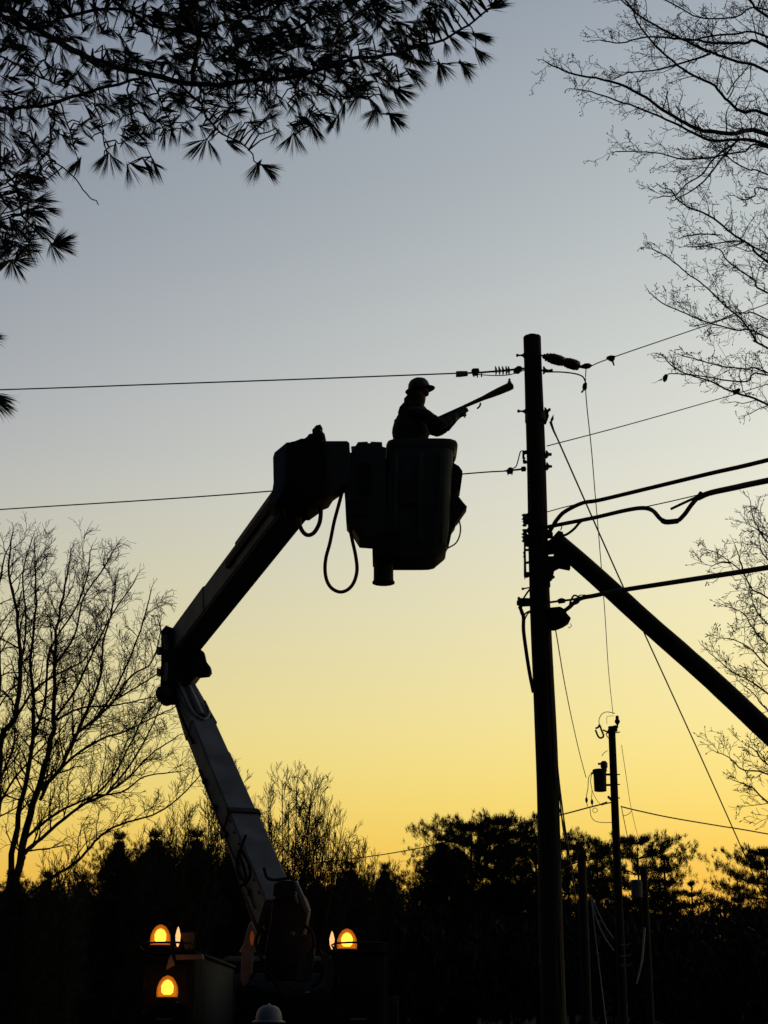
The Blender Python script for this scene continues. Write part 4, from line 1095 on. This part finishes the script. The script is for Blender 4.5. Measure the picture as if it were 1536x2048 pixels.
# near bare tree whose limbs reach in from the right
NY = 13.0
tX = 5.2
nt_ = thing('bare_tree', 'near leafless tree with budded branches reaching in from the upper right', 'tree', (tX, NY, 0))
MB().loft([[V((tX + r_ * math.cos(k * math.pi / 8) + .15 * math.sin(z_ * .5), NY + r_ * math.sin(k * math.pi / 8), z_)) for k in range(16)] for z_, r_ in ((0, .34), (.4, .26), (2, .22), (5, .17), (8, .10), (10.5, .04))]).build('trunk', M['bark'], nt_)
PN = dict(seg=5, wig=.30, bias=V((-.6, 0, .35)), bw=.09, kids=[0, 3, 4, 4], ang=(30, 65), lr=(.32, .6), rmin=.0018, rbr=.0062, bud=.75, bl=.012)
RL = [
 ([(1536, 271), (1470, 268), (1408, 262), (1371, 246), (1322, 217), (1281, 188), (1224, 164), (1162, 151), (1121, 139), (1095, 126)], 12, 2.5),
 ([(1536, 291), (1470, 279), (1429, 283), (1396, 270), (1347, 246), (1290, 221), (1232, 201), (1183, 184), (1150, 178)], 9, 2.2),
 ([(1536, 230), (1490, 225), (1458, 205), (1429, 172), (1388, 152), (1347, 123), (1314, 94), (1277, 49), (1265, 20), (1236, -5)], 8, 3),
 ([(1536, 94), (1490, 86), (1429, 86), (1388, 80), (1339, 76), (1290, 74), (1240, 86), (1200, 80)], 8, 2.2),
 ([(1536, 143), (1470, 123), (1408, 98), (1363, 78), (1322, 57), (1281, 33), (1257, 8), (1230, -20)], 7, 3),
 ([(1536, 74), (1470, 68), (1413, 74), (1388, 80)], 5, 3.5),
 ([(1421, 107), (1388, 119), (1347, 131), (1306, 141), (1257, 146), (1228, 158)], 5, 2.2),
 ([(1536, 295), (1490, 303), (1449, 309), (1421, 316), (1363, 318), (1322, 307), (1265, 303), (1232, 303)], 5, 2.2),
 ([(1474, 283), (1429, 316), (1404, 349), (1372, 369), (1351, 390), (1322, 393)], 4, 2.2),
 ([(1470, 287), (1441, 320), (1413, 357), (1384, 381), (1355, 396)], 4, 2.5),
 ([(1536, 525), (1503, 492), (1470, 472), (1441, 447), (1408, 426), (1376, 414), (1355, 398), (1343, 380)], 6, 3),
 ([(1536, 508), (1490, 484), (1449, 484), (1408, 492), (1384, 494)], 4, 2.2),
 ([(1441, 470), (1408, 468), (1388, 470), (1365, 474)], 3, 2.2),
 ([(1536, 586), (1511, 562), (1486, 545), (1454, 521), (1441, 500), (1412, 492)], 5, 2.4),
 ([(1536, 697), (1511, 676), (1490, 648), (1470, 627), (1445, 607), (1408, 570), (1372, 545), (1339, 517), (1305, 498)], 5, 2.2),
 ([(1536, 676), (1470, 660), (1413, 644), (1372, 627), (1326, 607), (1303, 588)], 4.5, 2.2),
 ([(1536, 640), (1490, 627), (1470, 627), (1440, 640), (1400, 650)], 4, 2.2),
 ([(1536, 750), (1495, 763), (1449, 760), (1417, 754), (1380, 750), (1352, 747), (1338, 748), (1331, 753)], 4, 2.2),
 ([(1536, 746), (1495, 738), (1454, 734), (1417, 726), (1388, 717), (1362, 711)], 4, 2.2),
 ([(1536, 810), (1486, 791), (1454, 779), (1421, 763), (1380, 750), (1347, 734), (1325, 710)], 6, 2.4),
 ([(1536, 33), (1503, 4), (1470, -30)], 8, 4),
 ([(1454, 189), (1470, 164), (1495, 135)], 3, 2.2),
 ([(1536, 350), (1500, 340), (1470, 325), (1450, 309)], 3.5, 2.4),
 ([(1536, 380), (1510, 392), (1490, 400), (1475, 395)], 3, 2.2),
 ([(1536, 20), (1470, 35), (1400, 35), (1350, 10), (1300, -15)], 4, 2.5),
]
for k, (pp, w0, w1_) in enumerate(RL):
    dY = rng.uniform(-.6, .6)
    y1 = NY + dY
    pts = [at(x, y, NY + dY * min(1, (1536 - x) / 120 + .35)) for x, y in pp]
    pm = ppm(pp[0][1], NY)
    if pp[0][0] >= 1530:
        z_ = max(3.2, pts[0].z - rng.uniform(.7, 1.3))
        d0 = (pts[0] - pts[1]).normalized()
        tr_ = V((tX + .1, NY, z_))
        pts = [tr_, tr_.lerp(pts[0], .5) + V((0, 0, -.12))] + pts
    sk = .30 if pp[0][0] >= 1530 else 0.0
    limb_along(nt_, 'branch', pts, w0 / pm / 2 * 1.0, w1_ / pm / 2, PN, .082, (.14, .48), 2, M['bark'], skip=sk, up=.55)
mb = MB().prism([(1326, 753), (1331, 748), (1336, 752), (1334, 760), (1329, 764), (1326, 760)], NY, .006).build('dead_leaf', M['leaf'], nt_)

# farther bare tree at the right edge
FRY = 24.0
ft = thing('bare_tree', 'farther leafless tree with drooping twigs at the right edge below the cables', 'tree', (at(1660, 1600, FRY).x, FRY, 0))
tx_ = at(1660, 1600, FRY).x
MB().loft([[V((tx_ + r_ * math.cos(k * math.pi / 6), FRY + r_ * math.sin(k * math.pi / 6), z_)) for k in range(12)] for z_, r_ in ((0, .3), (.5, .22), (4, .16), (8, .08), (10, .03))]).build('trunk', M['bark'], ft)
PR = dict(seg=4, wig=.20, bias=V((-.5, 0, .3)), bw=.10, kids=[0, 4, 4, 4], ang=(25, 55), lr=(.4, .65), rmin=.0033, rbr=.009, bud=.25, bl=.04)
for pp in ([(1536, 1085), (1515, 1053), (1505, 1030), (1501, 1002)], [(1536, 1074), (1505, 1053)], [(1536, 1197), (1505, 1179), (1487, 1147), (1461, 1125), (1436, 1107), (1414, 1099)],
           [(1487, 1147), (1480, 1120), (1470, 1090)], [(1461, 1125), (1440, 1125), (1425, 1132)], [(1536, 1288), (1505, 1255), (1487, 1226), (1450, 1212)], [(1536, 1250), (1510, 1215), (1500, 1180)],
           [(1536, 1388), (1500, 1362), (1466, 1345), (1436, 1320), (1419, 1306)], [(1536, 1333), (1505, 1300), (1470, 1280), (1440, 1276)], [(1536, 1420), (1510, 1390), (1480, 1365)],
           [(1536, 1549), (1487, 1540), (1458, 1515), (1430, 1503)], [(1536, 1604), (1508, 1578), (1483, 1566), (1465, 1560)], [(1536, 1530), (1510, 1500), (1490, 1490)], [(1536, 1120), (1520, 1090), (1518, 1060)]):
    pts = [at(x, y, FRY + rng.uniform(-.5, .5)) for x, y in pp]
    if pp[0][0] >= 1530:
        pts = [V((tx_, FRY, max(2.5, pts[0].z - .6)))] + pts
    limb_along(ft, 'branch', pts, .016, .006, PR, .19, (.25, .65), 2, M['bark'], up=.6, skip=.25)

# big multi-stemmed bare tree on the left
LY = 38.0
lt = thing('bare_tree', 'large multi-stemmed leafless tree fanning up at the left edge', 'tree', (at(30, 1900, LY).x, LY, 0))
LLm = [
 ([(40, 2060), (30, 1900), (34, 1760), (61, 1630), (84, 1553), (103, 1477), (110, 1401), (110, 1287), (125, 1190), (140, 1120)], 22, 3, 0),
 ([(10, 2060), (14, 1900), (23, 1740), (38, 1630), (57, 1534), (68, 1430), (62, 1320), (72, 1210), (70, 1110)], 17, 3, 0),
 ([(-30, 2060), (-22, 1800), (-5, 1600), (3, 1477), (30, 1435), (42, 1325), (36, 1250), (20, 1150), (22, 1080)], 20, 3, 0),
 ([(-30, 2060), (-25, 1850), (-15, 1650), (-8, 1477), (0, 1330), (-5, 1200), (10, 1110)], 16, 3, 0),
 ([(45, 1720), (57, 1698), (114, 1649), (171, 1607), (213, 1588), (259, 1553), (300, 1510), (345, 1480)], 9, 2.4, 0),
 ([(50, 1680), (65, 1664), (114, 1626), (152, 1607), (190, 1592), (244, 1584), (290, 1553), (340, 1545)], 7, 2.4, 0),
 ([(60, 1790), (110, 1751), (152, 1725), (190, 1683), (217, 1660), (251, 1645), (305, 1630), (350, 1603), (392, 1560)], 7, 2.4, .25),
 ([(84, 1580), (126, 1530), (152, 1470), (190, 1439), (229, 1401), (259, 1355), (305, 1321), (322, 1260)], 9, 2.4, 0),
 ([(80, 1600), (107, 1553), (160, 1504), (206, 1477), (251, 1462), (300, 1438), (340, 1420)], 7, 2.4, 0),
 ([(112, 1440), (160, 1416), (213, 1412), (260, 1405), (300, 1395)], 5, 2.4, 0),
 ([(140, 1500), (175, 1420), (202, 1351), (206, 1287), (225, 1215), (232, 1160)], 7, 2.4, 0),
 ([(108, 1440), (152, 1378), (183, 1310), (213, 1249), (240, 1205), (268, 1165)], 6, 2.4, 0),
 ([(35, 1430), (70, 1380), (120, 1345), (168, 1320), (200, 1260)], 6, 2.4, 0),
 ([(60, 1500), (90, 1400), (100, 1300), (150, 1220), (175, 1150), (180, 1110)], 6, 2.4, 0),
 ([(190, 1439), (230, 1380), (270, 1290), (290, 1230), (300, 1190)], 5, 2.4, 0),
 ([(110, 1330), (150, 1270), (165, 1200), (205, 1140), (222, 1110)], 5, 2.4, 0),
 ([(42, 1340), (52, 1240), (45, 1150), (62, 1085)], 5, 2.4, 0),
 ([(-15, 1640), (20, 1570), (70, 1510), (130, 1450)], 6, 2.6, 0),
 ([(213, 1588), (260, 1530), (300, 1460), (330, 1390)], 5, 2.4, 0),
 ([(0, 1560), (25, 1500), (30, 1460)], 6, 3, 0),
 ([(229, 1401), (280, 1370), (320, 1345)], 4, 2.4, 0),
 ([(171, 1607), (220, 1560), (260, 1490), (290, 1430), (320, 1400)], 5, 2.4, 0),
]
PLt = dict(seg=4, wig=.20, bias=V((.30, 0, .5)), bw=.08, kids=[0, 5, 6, 4], ang=(22, 58), lr=(.42, .7), rmin=.0046, rbr=.021, bud=0)
for pp, w0, w1_, sk in LLm:
    dY = rng.uniform(-1.5, 1.5)
    pts = [at(x, y, LY + dY * min(1, i / 4)) for i, (x, y) in enumerate(pp)]
    pm = ppm(1500, LY)
    s0 = .42 if pp[0][1] > 2000 else sk
    limb_along(lt, 'stem' if pp[0][1] > 2000 else 'branch', pts, w0 / pm / 2, w1_ / pm / 2, PLt, .27, (.55, 1.35), 2, M['fbark'], skip=s0, up=.65)

def bare(label, px, basepy, toppy, Y, spread, stems, P, group=None, lean=0.0, lvl=3, name='bare_tree', cat='tree', ww=.05):
    x_ = at(px, basepy, Y).x; H = at(px, toppy, Y).z
    t = thing(name, label, cat, (x_, Y, 0), group)
    tk = MB(); tk.tube([V((x_, Y, 0)), V((x_ + .05, Y, H * .12)), V((x_ + lean * .2, Y, H * .25))], [ww * 2.6, ww * 2, ww * 1.7], 10); tk.build('trunk', M['fbark'], t)
    for k in range(stems):
        a_ = (k + rng.random()) / stems * 2 * math.pi
        u = .15 + .85 * ((k * 7 % stems) + .5) / stems
        tip = V((x_ + lean + spread * u * math.cos(a_), Y + spread * .8 * math.sin(a_), H * (1.0 - .38 * u ** 1.6 + rng.uniform(-.03, .02)) - .9))
        st = V((x_, Y, H * rng.uniform(.12, .25)))
        mid = st.lerp(tip, .45) + V((0, 0, -.05 * H)) + V(((tip.x - x_) * .12, 0, 0))
        limb_along(t, 'limb', [st, mid, tip], ww * .8, .012, P, .34, (.7, 1.4), lvl - 1, M['fbark'], skip=.15, up=.6)
    return t
PB = dict(seg=3, wig=.17, bias=V((0, 0, 1)), bw=.12, kids=[0, 5, 5, 3], ang=(16, 45), lr=(.45, .7), rmin=.0065, rbr=.03, bud=0)
bare('leafless tree with upright branches just right of the lower boom', 575, 1900, 1508, 60, 3.0, 26, PB, lean=.3)
bare('leafless tree showing its top directly behind the lower boom', 440, 1900, 1488, 62, 2.2, 18, PB)
bare('low spreading leafless tree between the boom tree and the wire', 640, 1900, 1590, 66, 3.0, 20, PB)
bare('small faint leafless tree where the drooping wire begins', 715, 1900, 1648, 72, 1.8, 13, PB)
bare('low leafless shrub in front of the left treeline', 120, 1980, 1680, 46, 1.3, 7, PB, name='bare_shrub', cat='shrub', ww=.03)
bare('leafless tree half hidden between the big left tree and the boom', 345, 1900, 1575, 55, 2.1, 16, PB)
bare('tiny leafless tree left of the notch in the pines', 775, 1900, 1700, 76, 1.2, 6, PB)

# ------------------------------------------------------------------ evergreens of the treeline
def tuft_faces(c, d, size, n, vs, fs, thin=1.0):
    for _ in range(n):
        q = (d * rng.uniform(.5, 1.2) + rv(.42)).normalized()
        l = size * rng.uniform(.6, 1.3); wd = size * rng.uniform(.06, .12) * thin
        s = q.cross(rv()).normalized() * wd
        b = len(vs)
        s0 = c + rv(size * .15)
        vs += [s0 - s * .5, s0 + q * l * .55 - s, s0 + q * l, s0 + q * l * .5 + s]
        fs.append((b, b + 1, b + 2, b + 3))
def pine_proto(H, Rr, shape, whorls, per, z0, tuft, dens, core, flim=.86, zs=.015):
    vs = []; fs = []; mb = MB(); mb2 = MB()
    sk = rng.uniform(-.05, .05)
    mb.tube([V((0, 0, 0)), V((H * sk * .3, 0, H * .4)), V((H * sk, 0, H * .97))], [H * .018 + .06, H * .012 + .03, .03], 8)
    for i in range(whorls):
        f = i / (whorls - 1); z = H * (z0 + (.97 - z0) * f)
        Lm = Rr * shape(f) * rng.uniform(.8, 1.15)
        for k in range(per):
            a_ = (k + rng.random() * .8) / per * 2 * math.pi + i
            l = Lm * rng.uniform(.65, 1.2)
            rise = rng.uniform(.0, .25) + .30 * f
            o = V((H * sk * (z / H), 0, z)); e = o + V((math.cos(a_) * l, math.sin(a_) * l, min(l * rise, max(.05, H * .985 - z)))); m_ = o.lerp(e, .5) + V((0, 0, -.08 * l))
            mb2.tube([o, m_, e], [.035, .022, .01], 3)
            nt2 = max(3, int(l / tuft * dens))
            for q in range(nt2):
                t = rng.uniform(.18, 1.05) ** .8
                p = (o.lerp(m_, t * 2) if t < .5 else m_.lerp(e, t * 2 - 1)) + V((rng.gauss(0, .10 * l * t), rng.gauss(0, .10 * l * t), rng.gauss(0, zs * l)))
                tuft_faces(p, V((math.cos(a_) * .6, math.sin(a_) * .6, 1.0)).normalized(), tuft * 1.1, 18, vs, fs, .5)
    for q in range(14):
        tuft_faces(V((H * sk, 0, H * rng.uniform(.93, .99))) + rv(.06), V((0, 0, 1)), tuft * .9, 6, vs, fs)
    for q in range(int(core)):
        f = rng.random() ** 1.3 * flim; z = H * (z0 * .6 + (.97 - z0 * .6) * f); a_ = rng.uniform(0, 6.28); u = math.sqrt(rng.random()) * .72 * Rr * max(.1, shape(f))
        tuft_faces(V((H * sk * f + u * math.cos(a_), u * math.sin(a_), z)), V((0, 0, .6)), tuft * 1.25, 12, vs, fs, .75)
    W0 = V((0, 0, 0))
    tr_ = mb.build('trunk', M['pbark'], None, origin=W0); br = mb2.build('limbs', M['pbark'], None, origin=W0)
    cr_ = MB().raw(vs, fs).build('crown', M['ever'], None, smooth=False, origin=W0)
    return [o.data for o in (tr_, br, cr_)], [tr_, br, cr_]
sh_cone = lambda f: (1 - f) ** .75 + .05
sh_broad = lambda f: (.55 + .9 * f) * (1 - f ** 3) ** .6 + .12 if f < .95 else .3
sh_round = lambda f: math.sqrt(max(0.02, 1 - (2 * f - .85) ** 2 * .95)) 
protos = {}
tmp = []
for key, args in dict(cone=(10, 2.6, sh_cone, 14, 6, .12, .21, 3.4, 700, .5), broad=(10, 3.4, sh_broad, 10, 8, .32, .23, 3.9, 1500, .66, .03), round=(10, 3.0, sh_round, 19, 10, .10, .20, 2.4, 4200, .97, .16), thin=(10, 1.5, sh_cone, 16, 5, .35, .20, 2.2, 80)).items():
    protos[key], ob = pine_proto(*args); tmp += ob
for o in tmp: bpy.data.objects.remove(o)
def evergreen(label, kind, px, top, Y, wsc=1.0, group='evergreens of the treeline'):
    x_ = at(px, 1900, Y).x; H = at(px, top - (14 if kind == 'broad' else 4), Y).z
    t = thing('evergreen_tree', label, 'tree', (x_, Y, 0), group)
    s = H / 10.0
    t.scale = (s * wsc, s * wsc, s); t.rotation_euler = (0, 0, rng.uniform(0, 6.28))
    for nm, me in zip(('trunk', 'limbs', 'crown'), protos[kind]):
        o = bpy.data.objects.new(nm, me); COL.objects.link(o); o.parent = t
        if nm != 'trunk': o['kind'] = 'stuff'
    return t
EV = [
 ('dark evergreen at the left edge below the large bare tree', 'round', 15, 1742, 33, .75),
 ('low evergreen left of the gap under the sweeping bare branch', 'round', 88, 1745, 34, .62),
 ('small evergreen in the gap under the sweeping bare branch', 'round', 160, 1752, 66, .7),
 ('dense round evergreen left of the boom, with a steep left side', 'round', 232, 1668, 58, .62),
 ('broad evergreen in the middle of the dark clump left of the boom', 'round', 300, 1664, 60, .75),
 ('evergreen of the dark clump nearest the lower boom', 'round', 385, 1664, 60, .68),
 ('evergreen directly behind the lower boom sleeve', 'round', 460, 1690, 64, .7),
 ('evergreen behind the turret, right of the boom', 'round', 560, 1742, 66, .8),
 ('flat topped evergreen above the space between the beacons', 'round', 630, 1756, 68, .8),
 ('evergreen above the right beacon', 'round', 700, 1728, 68, .72),
 ('evergreen right of the beacon next to the notch', 'round', 770, 1730, 70, .6),
 ('small evergreen filling the notch in the treeline', 'thin', 825, 1775, 80, .8),
 ('tall evergreen with a steep left side, left of the main pole', 'round', 885, 1672, 76, .75),
 ('tall ragged evergreen between notch and main pole', 'broad', 945, 1660, 78, .8),
 ('tallest ragged pine just left of the main pole', 'broad', 1010, 1648, 78, .75),
 ('loose pine showing at both sides of the main pole', 'broad', 1075, 1685, 80, .8),
 ('loose pine between main pole and short pole', 'broad', 1140, 1700, 84, .75),
 ('narrow spired pine left of the far pole', 'cone', 1200, 1680, 84, .62),
 ('pine with layered branches right of the far pole', 'broad', 1285, 1688, 76, .75),
 ('pine with wide layered boughs sloping down to the right', 'cone', 1335, 1712, 80, 1.15),
 ('lower pine at the foot of the right slope', 'cone', 1390, 1765, 84, 1.1),
 ('smallest pine in the right notch of the treeline', 'cone', 1445, 1800, 88, 1.0),
 ('pine left of the right edge', 'cone', 1483, 1752, 80, .8),
 ('evergreen cut by the right edge of the picture', 'broad', 1545, 1712, 78, .8),
]
for e_ in EV: evergreen(*e_)
# woodland filling in behind
vs = []; fs = []
for _ in range(5200):
    Y = rng.uniform(86, 104); px = rng.uniform(-150, 1700)
    topx = 1812 + 14 * math.sin(px * .013) + 10 * math.sin(px * .041 + 2)
    py = topx + rng.uniform(0, 1) ** 1.3 * 200
    tuft_faces(at(px, py, Y), V((0, 0, 1)), .42, 12, vs, fs, .7)
for _ in range(4200):
    Y = rng.uniform(68, 84); px = rng.uniform(-150, 1700)
    tuft_faces(at(px, rng.uniform(1845, 2040) + 10 * math.sin(px * .02), Y), V((0, 0, 1)), .6, 9, vs, fs)
tag(MB().raw(vs, fs).build('woodland', M['wood'], smooth=False), 'dark mass of distant woodland undergrowth along the skyline', 'woodland', kind='stuff')

# ------------------------------------------------------------------ near pine overhead, upper left
NPY = 6.4
pt = thing('pine_tree', 'near pine with long drooping needle tufts across the upper left', 'tree', (-3.6, 6.6, 0))
MB().loft([[V((-3.6 + r_ * math.cos(k * math.pi / 8), 6.6 + r_ * math.sin(k * math.pi / 8), z_)) for k in range(16)] for z_, r_ in ((0, .3), (.3, .24), (3, .2), (6, .15), (9, .09), (11, .03))]).build('trunk', M['pbark'], pt)
PBR = [
 ([(-60, -40), (0, 12), (36, 29), (109, 80), (182, 117), (273, 142), (365, 164), (437, 170), (510, 160), (573, 157), (646, 138), (719, 117), (784, 109), (828, 95), (883, 80), (937, 51), (985, 15), (1010, -4)], 17, 3, 0.0, True),
 ([(-40, 224), (0, 219), (55, 215), (109, 204), (182, 182), (255, 164), (303, 149)], 11, 5, .2, True),
 ([(350, 162), (401, 208), (412, 233), (445, 266), (489, 292), (514, 330)], 5.5, 2.5, 0, False),
 ([(60, 280), (80, 299), (139, 346), (175, 386), (197, 408)], 3.5, 2, .1, False),
 ([(109, 205), (106, 250), (98, 306)], 5, 4, 0, False),
 ([(350, -20), (365, 29), (397, 73), (392, 110), (386, 157)], 13, 10, .25, True),
 ([(-30, 100), (0, 113), (45, 135), (87, 157), (130, 175)], 6, 3, -.2, True),
 ([(740, -10), (704, 33), (675, 62), (657, 120), (635, 190)], 5, 5, .15, True),
 ([(-40, 20), (60, 60), (140, 30), (240, 20), (330, 60), (430, 50), (520, 20), (600, -20)], 9, 5, .45, True),
 ([(-40, 330), (0, 335), (30, 370), (45, 430), (80, 470), (110, 488)], 7, 3, -.35, True),
 ([(-30, 500), (0, 515), (30, 525)], 4, 2.5, -.3, True),
 ([(430, 120), (500, 80), (580, 60), (660, 20), (720, -15)], 8, 4, -.3, True),
 ([(573, 157), (610, 190), (640, 225), (624, 250)], 4, 2, 0, False),
 ([(700, 120), (730, 170), (750, 215), (781, 234)], 4, 2, -.1, False),
 ([(740, 118), (790, 150), (800, 175)], 3, 2, .1, False),
 ([(865, 92), (860, 118), (878, 127), (920, 126), (955, 128)], 2.8, 1.8, 0, False),
 ([(937, 51), (950, 70), (955, 100), (962, 122)], 2.5, 1.6, .1, False),
 ([(182, 185), (200, 240), (212, 300)], 3.5, 2, 0, False),
 ([(120, 200), (140, 260), (155, 315)], 3.5, 2, .1, False),
 ([(255, 164), (262, 230), (290, 280), (305, 325)], 4, 2, -.1, False),
 ([(300, 150), (330, 220), (345, 262)], 4, 2, .1, False),
 ([(-120, 640), (-60, 720), (-12, 795)], 4, 2.5, 0, True),
 ([(-120, 560), (-60, 630), (-30, 670)], 4, 2.5, 0, True),
]
bpts = []
bobj = []
for pp, w0, w1_, dY, tk in PBR:
    Y = NPY + dY
    pts = [at(x, y, Y + .1 * math.sin(i)) for i, (x, y) in enumerate(pp)]
    if pp[0][0] < 0:
        zt_ = pts[0].z - .1
        pts = [V((-3.6, 6.6, zt_ - .1)), V((-3.6, 6.6, zt_)).lerp(pts[0], .5)] + pts
    elif tk and pp[0][1] < 0:
        pts = [pts[0] + V((-.5, .3, .9)), pts[0] + V((-.2, .1, .4))] + pts if False else [pts[0] + V((-.35, .1, .35))] + pts
    path = smoothpath(pts, 4); n = len(path); pm = ppm(200, Y)
    rad = [(w0 + (w1_ - w0) * i / (n - 1)) / pm / 2 for i in range(n)]
    o = MB().tube([p + rv(.004) for p in path], rad, 7).build('branch', M['pbark'], pt)
    bobj.append((o, MB(), [], []))
    for i in range(2, n): bpts.append((path[i], len(bobj) - 1))
BP = np.array([tuple(p) for p, k in bpts]); BA = BP - np.array(CAM); BK = [k for p, k in bpts]
def nearest(p):
    a = np.array(p) - np.array(CAM)
    d = np.linalg.norm(BA / BA[:, 1:2] - a / a[1], axis=1) + rng.random() * .004
    i = int(np.argmin(d))
    return V(BP[i]), BK[i]
def needle_fan(p, d, Ln, n, spread, vs, fs, groups=None):
    """needles in bundles: a few bunched sub-fans around direction d"""
    g = groups or rng.randint(3, 5)
    for _ in range(g):
        gd = (d + rv(spread)).normalized()
        base = p - d * rng.uniform(0, .03)
        for _ in range(n // g):
            q = (gd + rv(.075)).normalized()
            l = Ln * rng.uniform(.75, 1.08)
            s = q.cross(rv()).normalized() * .00050
            s2 = q.cross(s).normalized() * .00050
            droop = V((0, 0, -.018 * rng.random()))
            b = len(vs); m_ = base + q * l * .55 + droop * .3; e = base + q * l + droop
            vs += [base - s, base + s, m_ + s * 1.1, m_ - s * 1.1, e, m_ + s2 * 2]
            fs += [(b, b + 1, b + 2, b + 3), (b + 3, b + 2, b + 4), (b, b + 5, b + 4)]
def tuft(px, py, dpx, dpy, Y=None, n=60, Ln=None, spread=.30, straight=False, big=1.0):
    Y = Y if Y is not None else NPY + rng.gauss(0, .35)
    q, k = nearest(at(px, py, NPY))
    Y = q.y + rng.gauss(0, .05 if straight else .14)
    p = at(px, py, Y)
    d = V((dpx, rng.uniform(-.45, .45) * max(.2, math.hypot(dpx, dpy)), -dpy)).normalized()
    L_ = (p - q).length
    if L_ > .55 and not straight: return False
    o, tb, vs, fs = bobj[k]
    if L_ > .02:
        m1 = q.lerp(p, .35) + rv(.04 * L_) + V((0, 0, .10 * L_)); m2 = q.lerp(p, .75) + rv(.04 * L_) + V((0, 0, .04 * L_))
        tb.tube([q, m1, m2, p], [min(.006, .003 + .006 * L_), .0032, .0028, .0024], 5)
    needle_fan(p, d, (Ln or .10) * big, n, spread, vs, fs)
# hand-placed outline tufts: base pixel, direction
OT = [(412, 281, -.5, 1), (418, 283, .5, 1), (405, 283, -1.2, .7), (455, 282, 1, .6), (215, 310, -.3, 1), (222, 312, .5, 1), (208, 312, -1, .6), (262, 328, 1, .8), (255, 330, .3, 1), (290, 322, .8, .9),
      (157, 321, -.8, .7), (160, 322, -.2, 1), (518, 328, -.6, 1), (514, 331, -.3, 1), (524, 330, 1, .35), (530, 335, .8, .8), (751, 219, -.7, 1), (752, 221, -.2, 1), (780, 233, .35, 1), (782, 232, .8, 1), (775, 228, 1, .1),
      (675, 233, -.2, 1), (672, 238, -.5, 1), (792, 178, 1, .5), (796, 176, 1, .1), (790, 184, .9, .9), (879, 128, .4, 1), (877, 130, 0, 1), (882, 128, 1, .9), (919, 126, .9, .8), (924, 128, .5, 1), (952, 98, .9, .6), (953, 102, .6, 1),
      (948, 66, 1, .3), (950, 70, 1, .7), (905, 33, -.2, -1), (906, 30, .1, -1), (937, 25, -.5, -1), (938, 22, .3, -1), (981, 15, .8, -.5), (985, 10, .3, -1), (985, 12, 1, -.2), (624, 250, .3, 1), (620, 226, .7, 1), (626, 250, .8, .8),
      (584, 270, -.5, 1), (588, 272, .2, 1), (640, 225, .8, .7), (109, 488, .7, -.9), (112, 486, 1, -.4), (110, 490, 1, .2), (104, 492, .5, .9), (22, 525, -.2, 1), (26, 526, .6, 1), (16, 524, -.9, .6), (30, 520, 1, .3),
      (55, 423, 1, -.2), (58, 425, .9, .3), (47, 346, 1, .2), (50, 350, .8, .6), (30, 380, .9, .4), (70, 400, 1, -.3), (20, 440, .5, 1), (75, 455, .8, .5), (60, 480, .3, 1), (0, 470, .6, .8), (330, 262, -.2, 1), (345, 262, .4, 1),
      (365, 255, .5, .9), (305, 320, .3, .8), (-8, 795, 1, .6), (-8, 805, 1, .9), (-10, 790, .9, .2), (-30, 670, 1, .2), (700, 175, .2, 1), (718, 190, -.5, 1), (740, 200, .6, .9), (660, 200, .3, 1), (690, 205, -.2, 1), (760, 190, .8, .8),
      (835, 95, .6, 1), (850, 90, .3, 1), (830, 120, 1, .6), (845, 60, .8, -.4), (870, 60, 0, -1), (860, 40, -.3, -1), (815, 140, .9, .7), (825, 150, .4, 1), (900, 75, .8, .7), (890, 85, .3, 1), (910, 65, .9, .3)]
for (a_, b_, c_, d_) in OT:
    tuft(a_, b_, c_, d_, NPY + rng.uniform(-.1, .1), n=58, spread=.2, Ln=.112, straight=True)
# the two hanging tufts low on the left edge belong to their own twig
# filled interior
def env(x):
    P_ = [(0, 520), (60, 500), (90, 430), (110, 300), (150, 300), (210, 300), (300, 300), (340, 250), (420, 265), (470, 255), (520, 275), (570, 265), (620, 240), (680, 205), (740, 190), (790, 165), (830, 110), (870, 60), (900, 30), (930, 0)]
    for i in range(len(P_) - 1):
        if P_[i][0] <= x <= P_[i + 1][0]:
            t = (x - P_[i][0]) / (P_[i + 1][0] - P_[i][0]); return P_[i][1] + (P_[i + 1][1] - P_[i][1]) * t
    return 0
def dens(x, y):
    e_ = env(x)
    if y > e_: return 0
    d_ = .35
    if y < 210: d_ = .55
    if 300 < x < 620 and y < 150: d_ = .95
    if 480 < x < 580 and y < 130: d_ = 1.0
    if x > 620 and y < 180: d_ = .55
    if x < 330 and 60 < y < 230: d_ = .40
    if x < 110 and y < 60: d_ = .9
    if x < 110 and y > 330: d_ = .42
    return d_
cnt = 0
while cnt < 1380:
    x, y = rng.uniform(-60, 930), rng.uniform(-60, 520)
    if rng.random() > dens(max(x, 0), max(y, 0)): continue
    a_ = rng.uniform(-.4, 1.2)
    tuft(x, y, math.sin(a_ * 1.4) + rng.gauss(0, .5), rng.gauss(.55, .6), n=28 if y > 130 else 40, spread=rng.uniform(.14, .36), Ln=rng.uniform(.07, .115))
    cnt += 1
for o, tb, vs, fs in bobj:
    if tb.batch: tag(tb.build('twigs', M['pbark'], o, smooth=False), kind='stuff')
    if vs: tag(MB().raw(vs, fs).build('needles', M['needle'], o, smooth=False), kind='stuff')
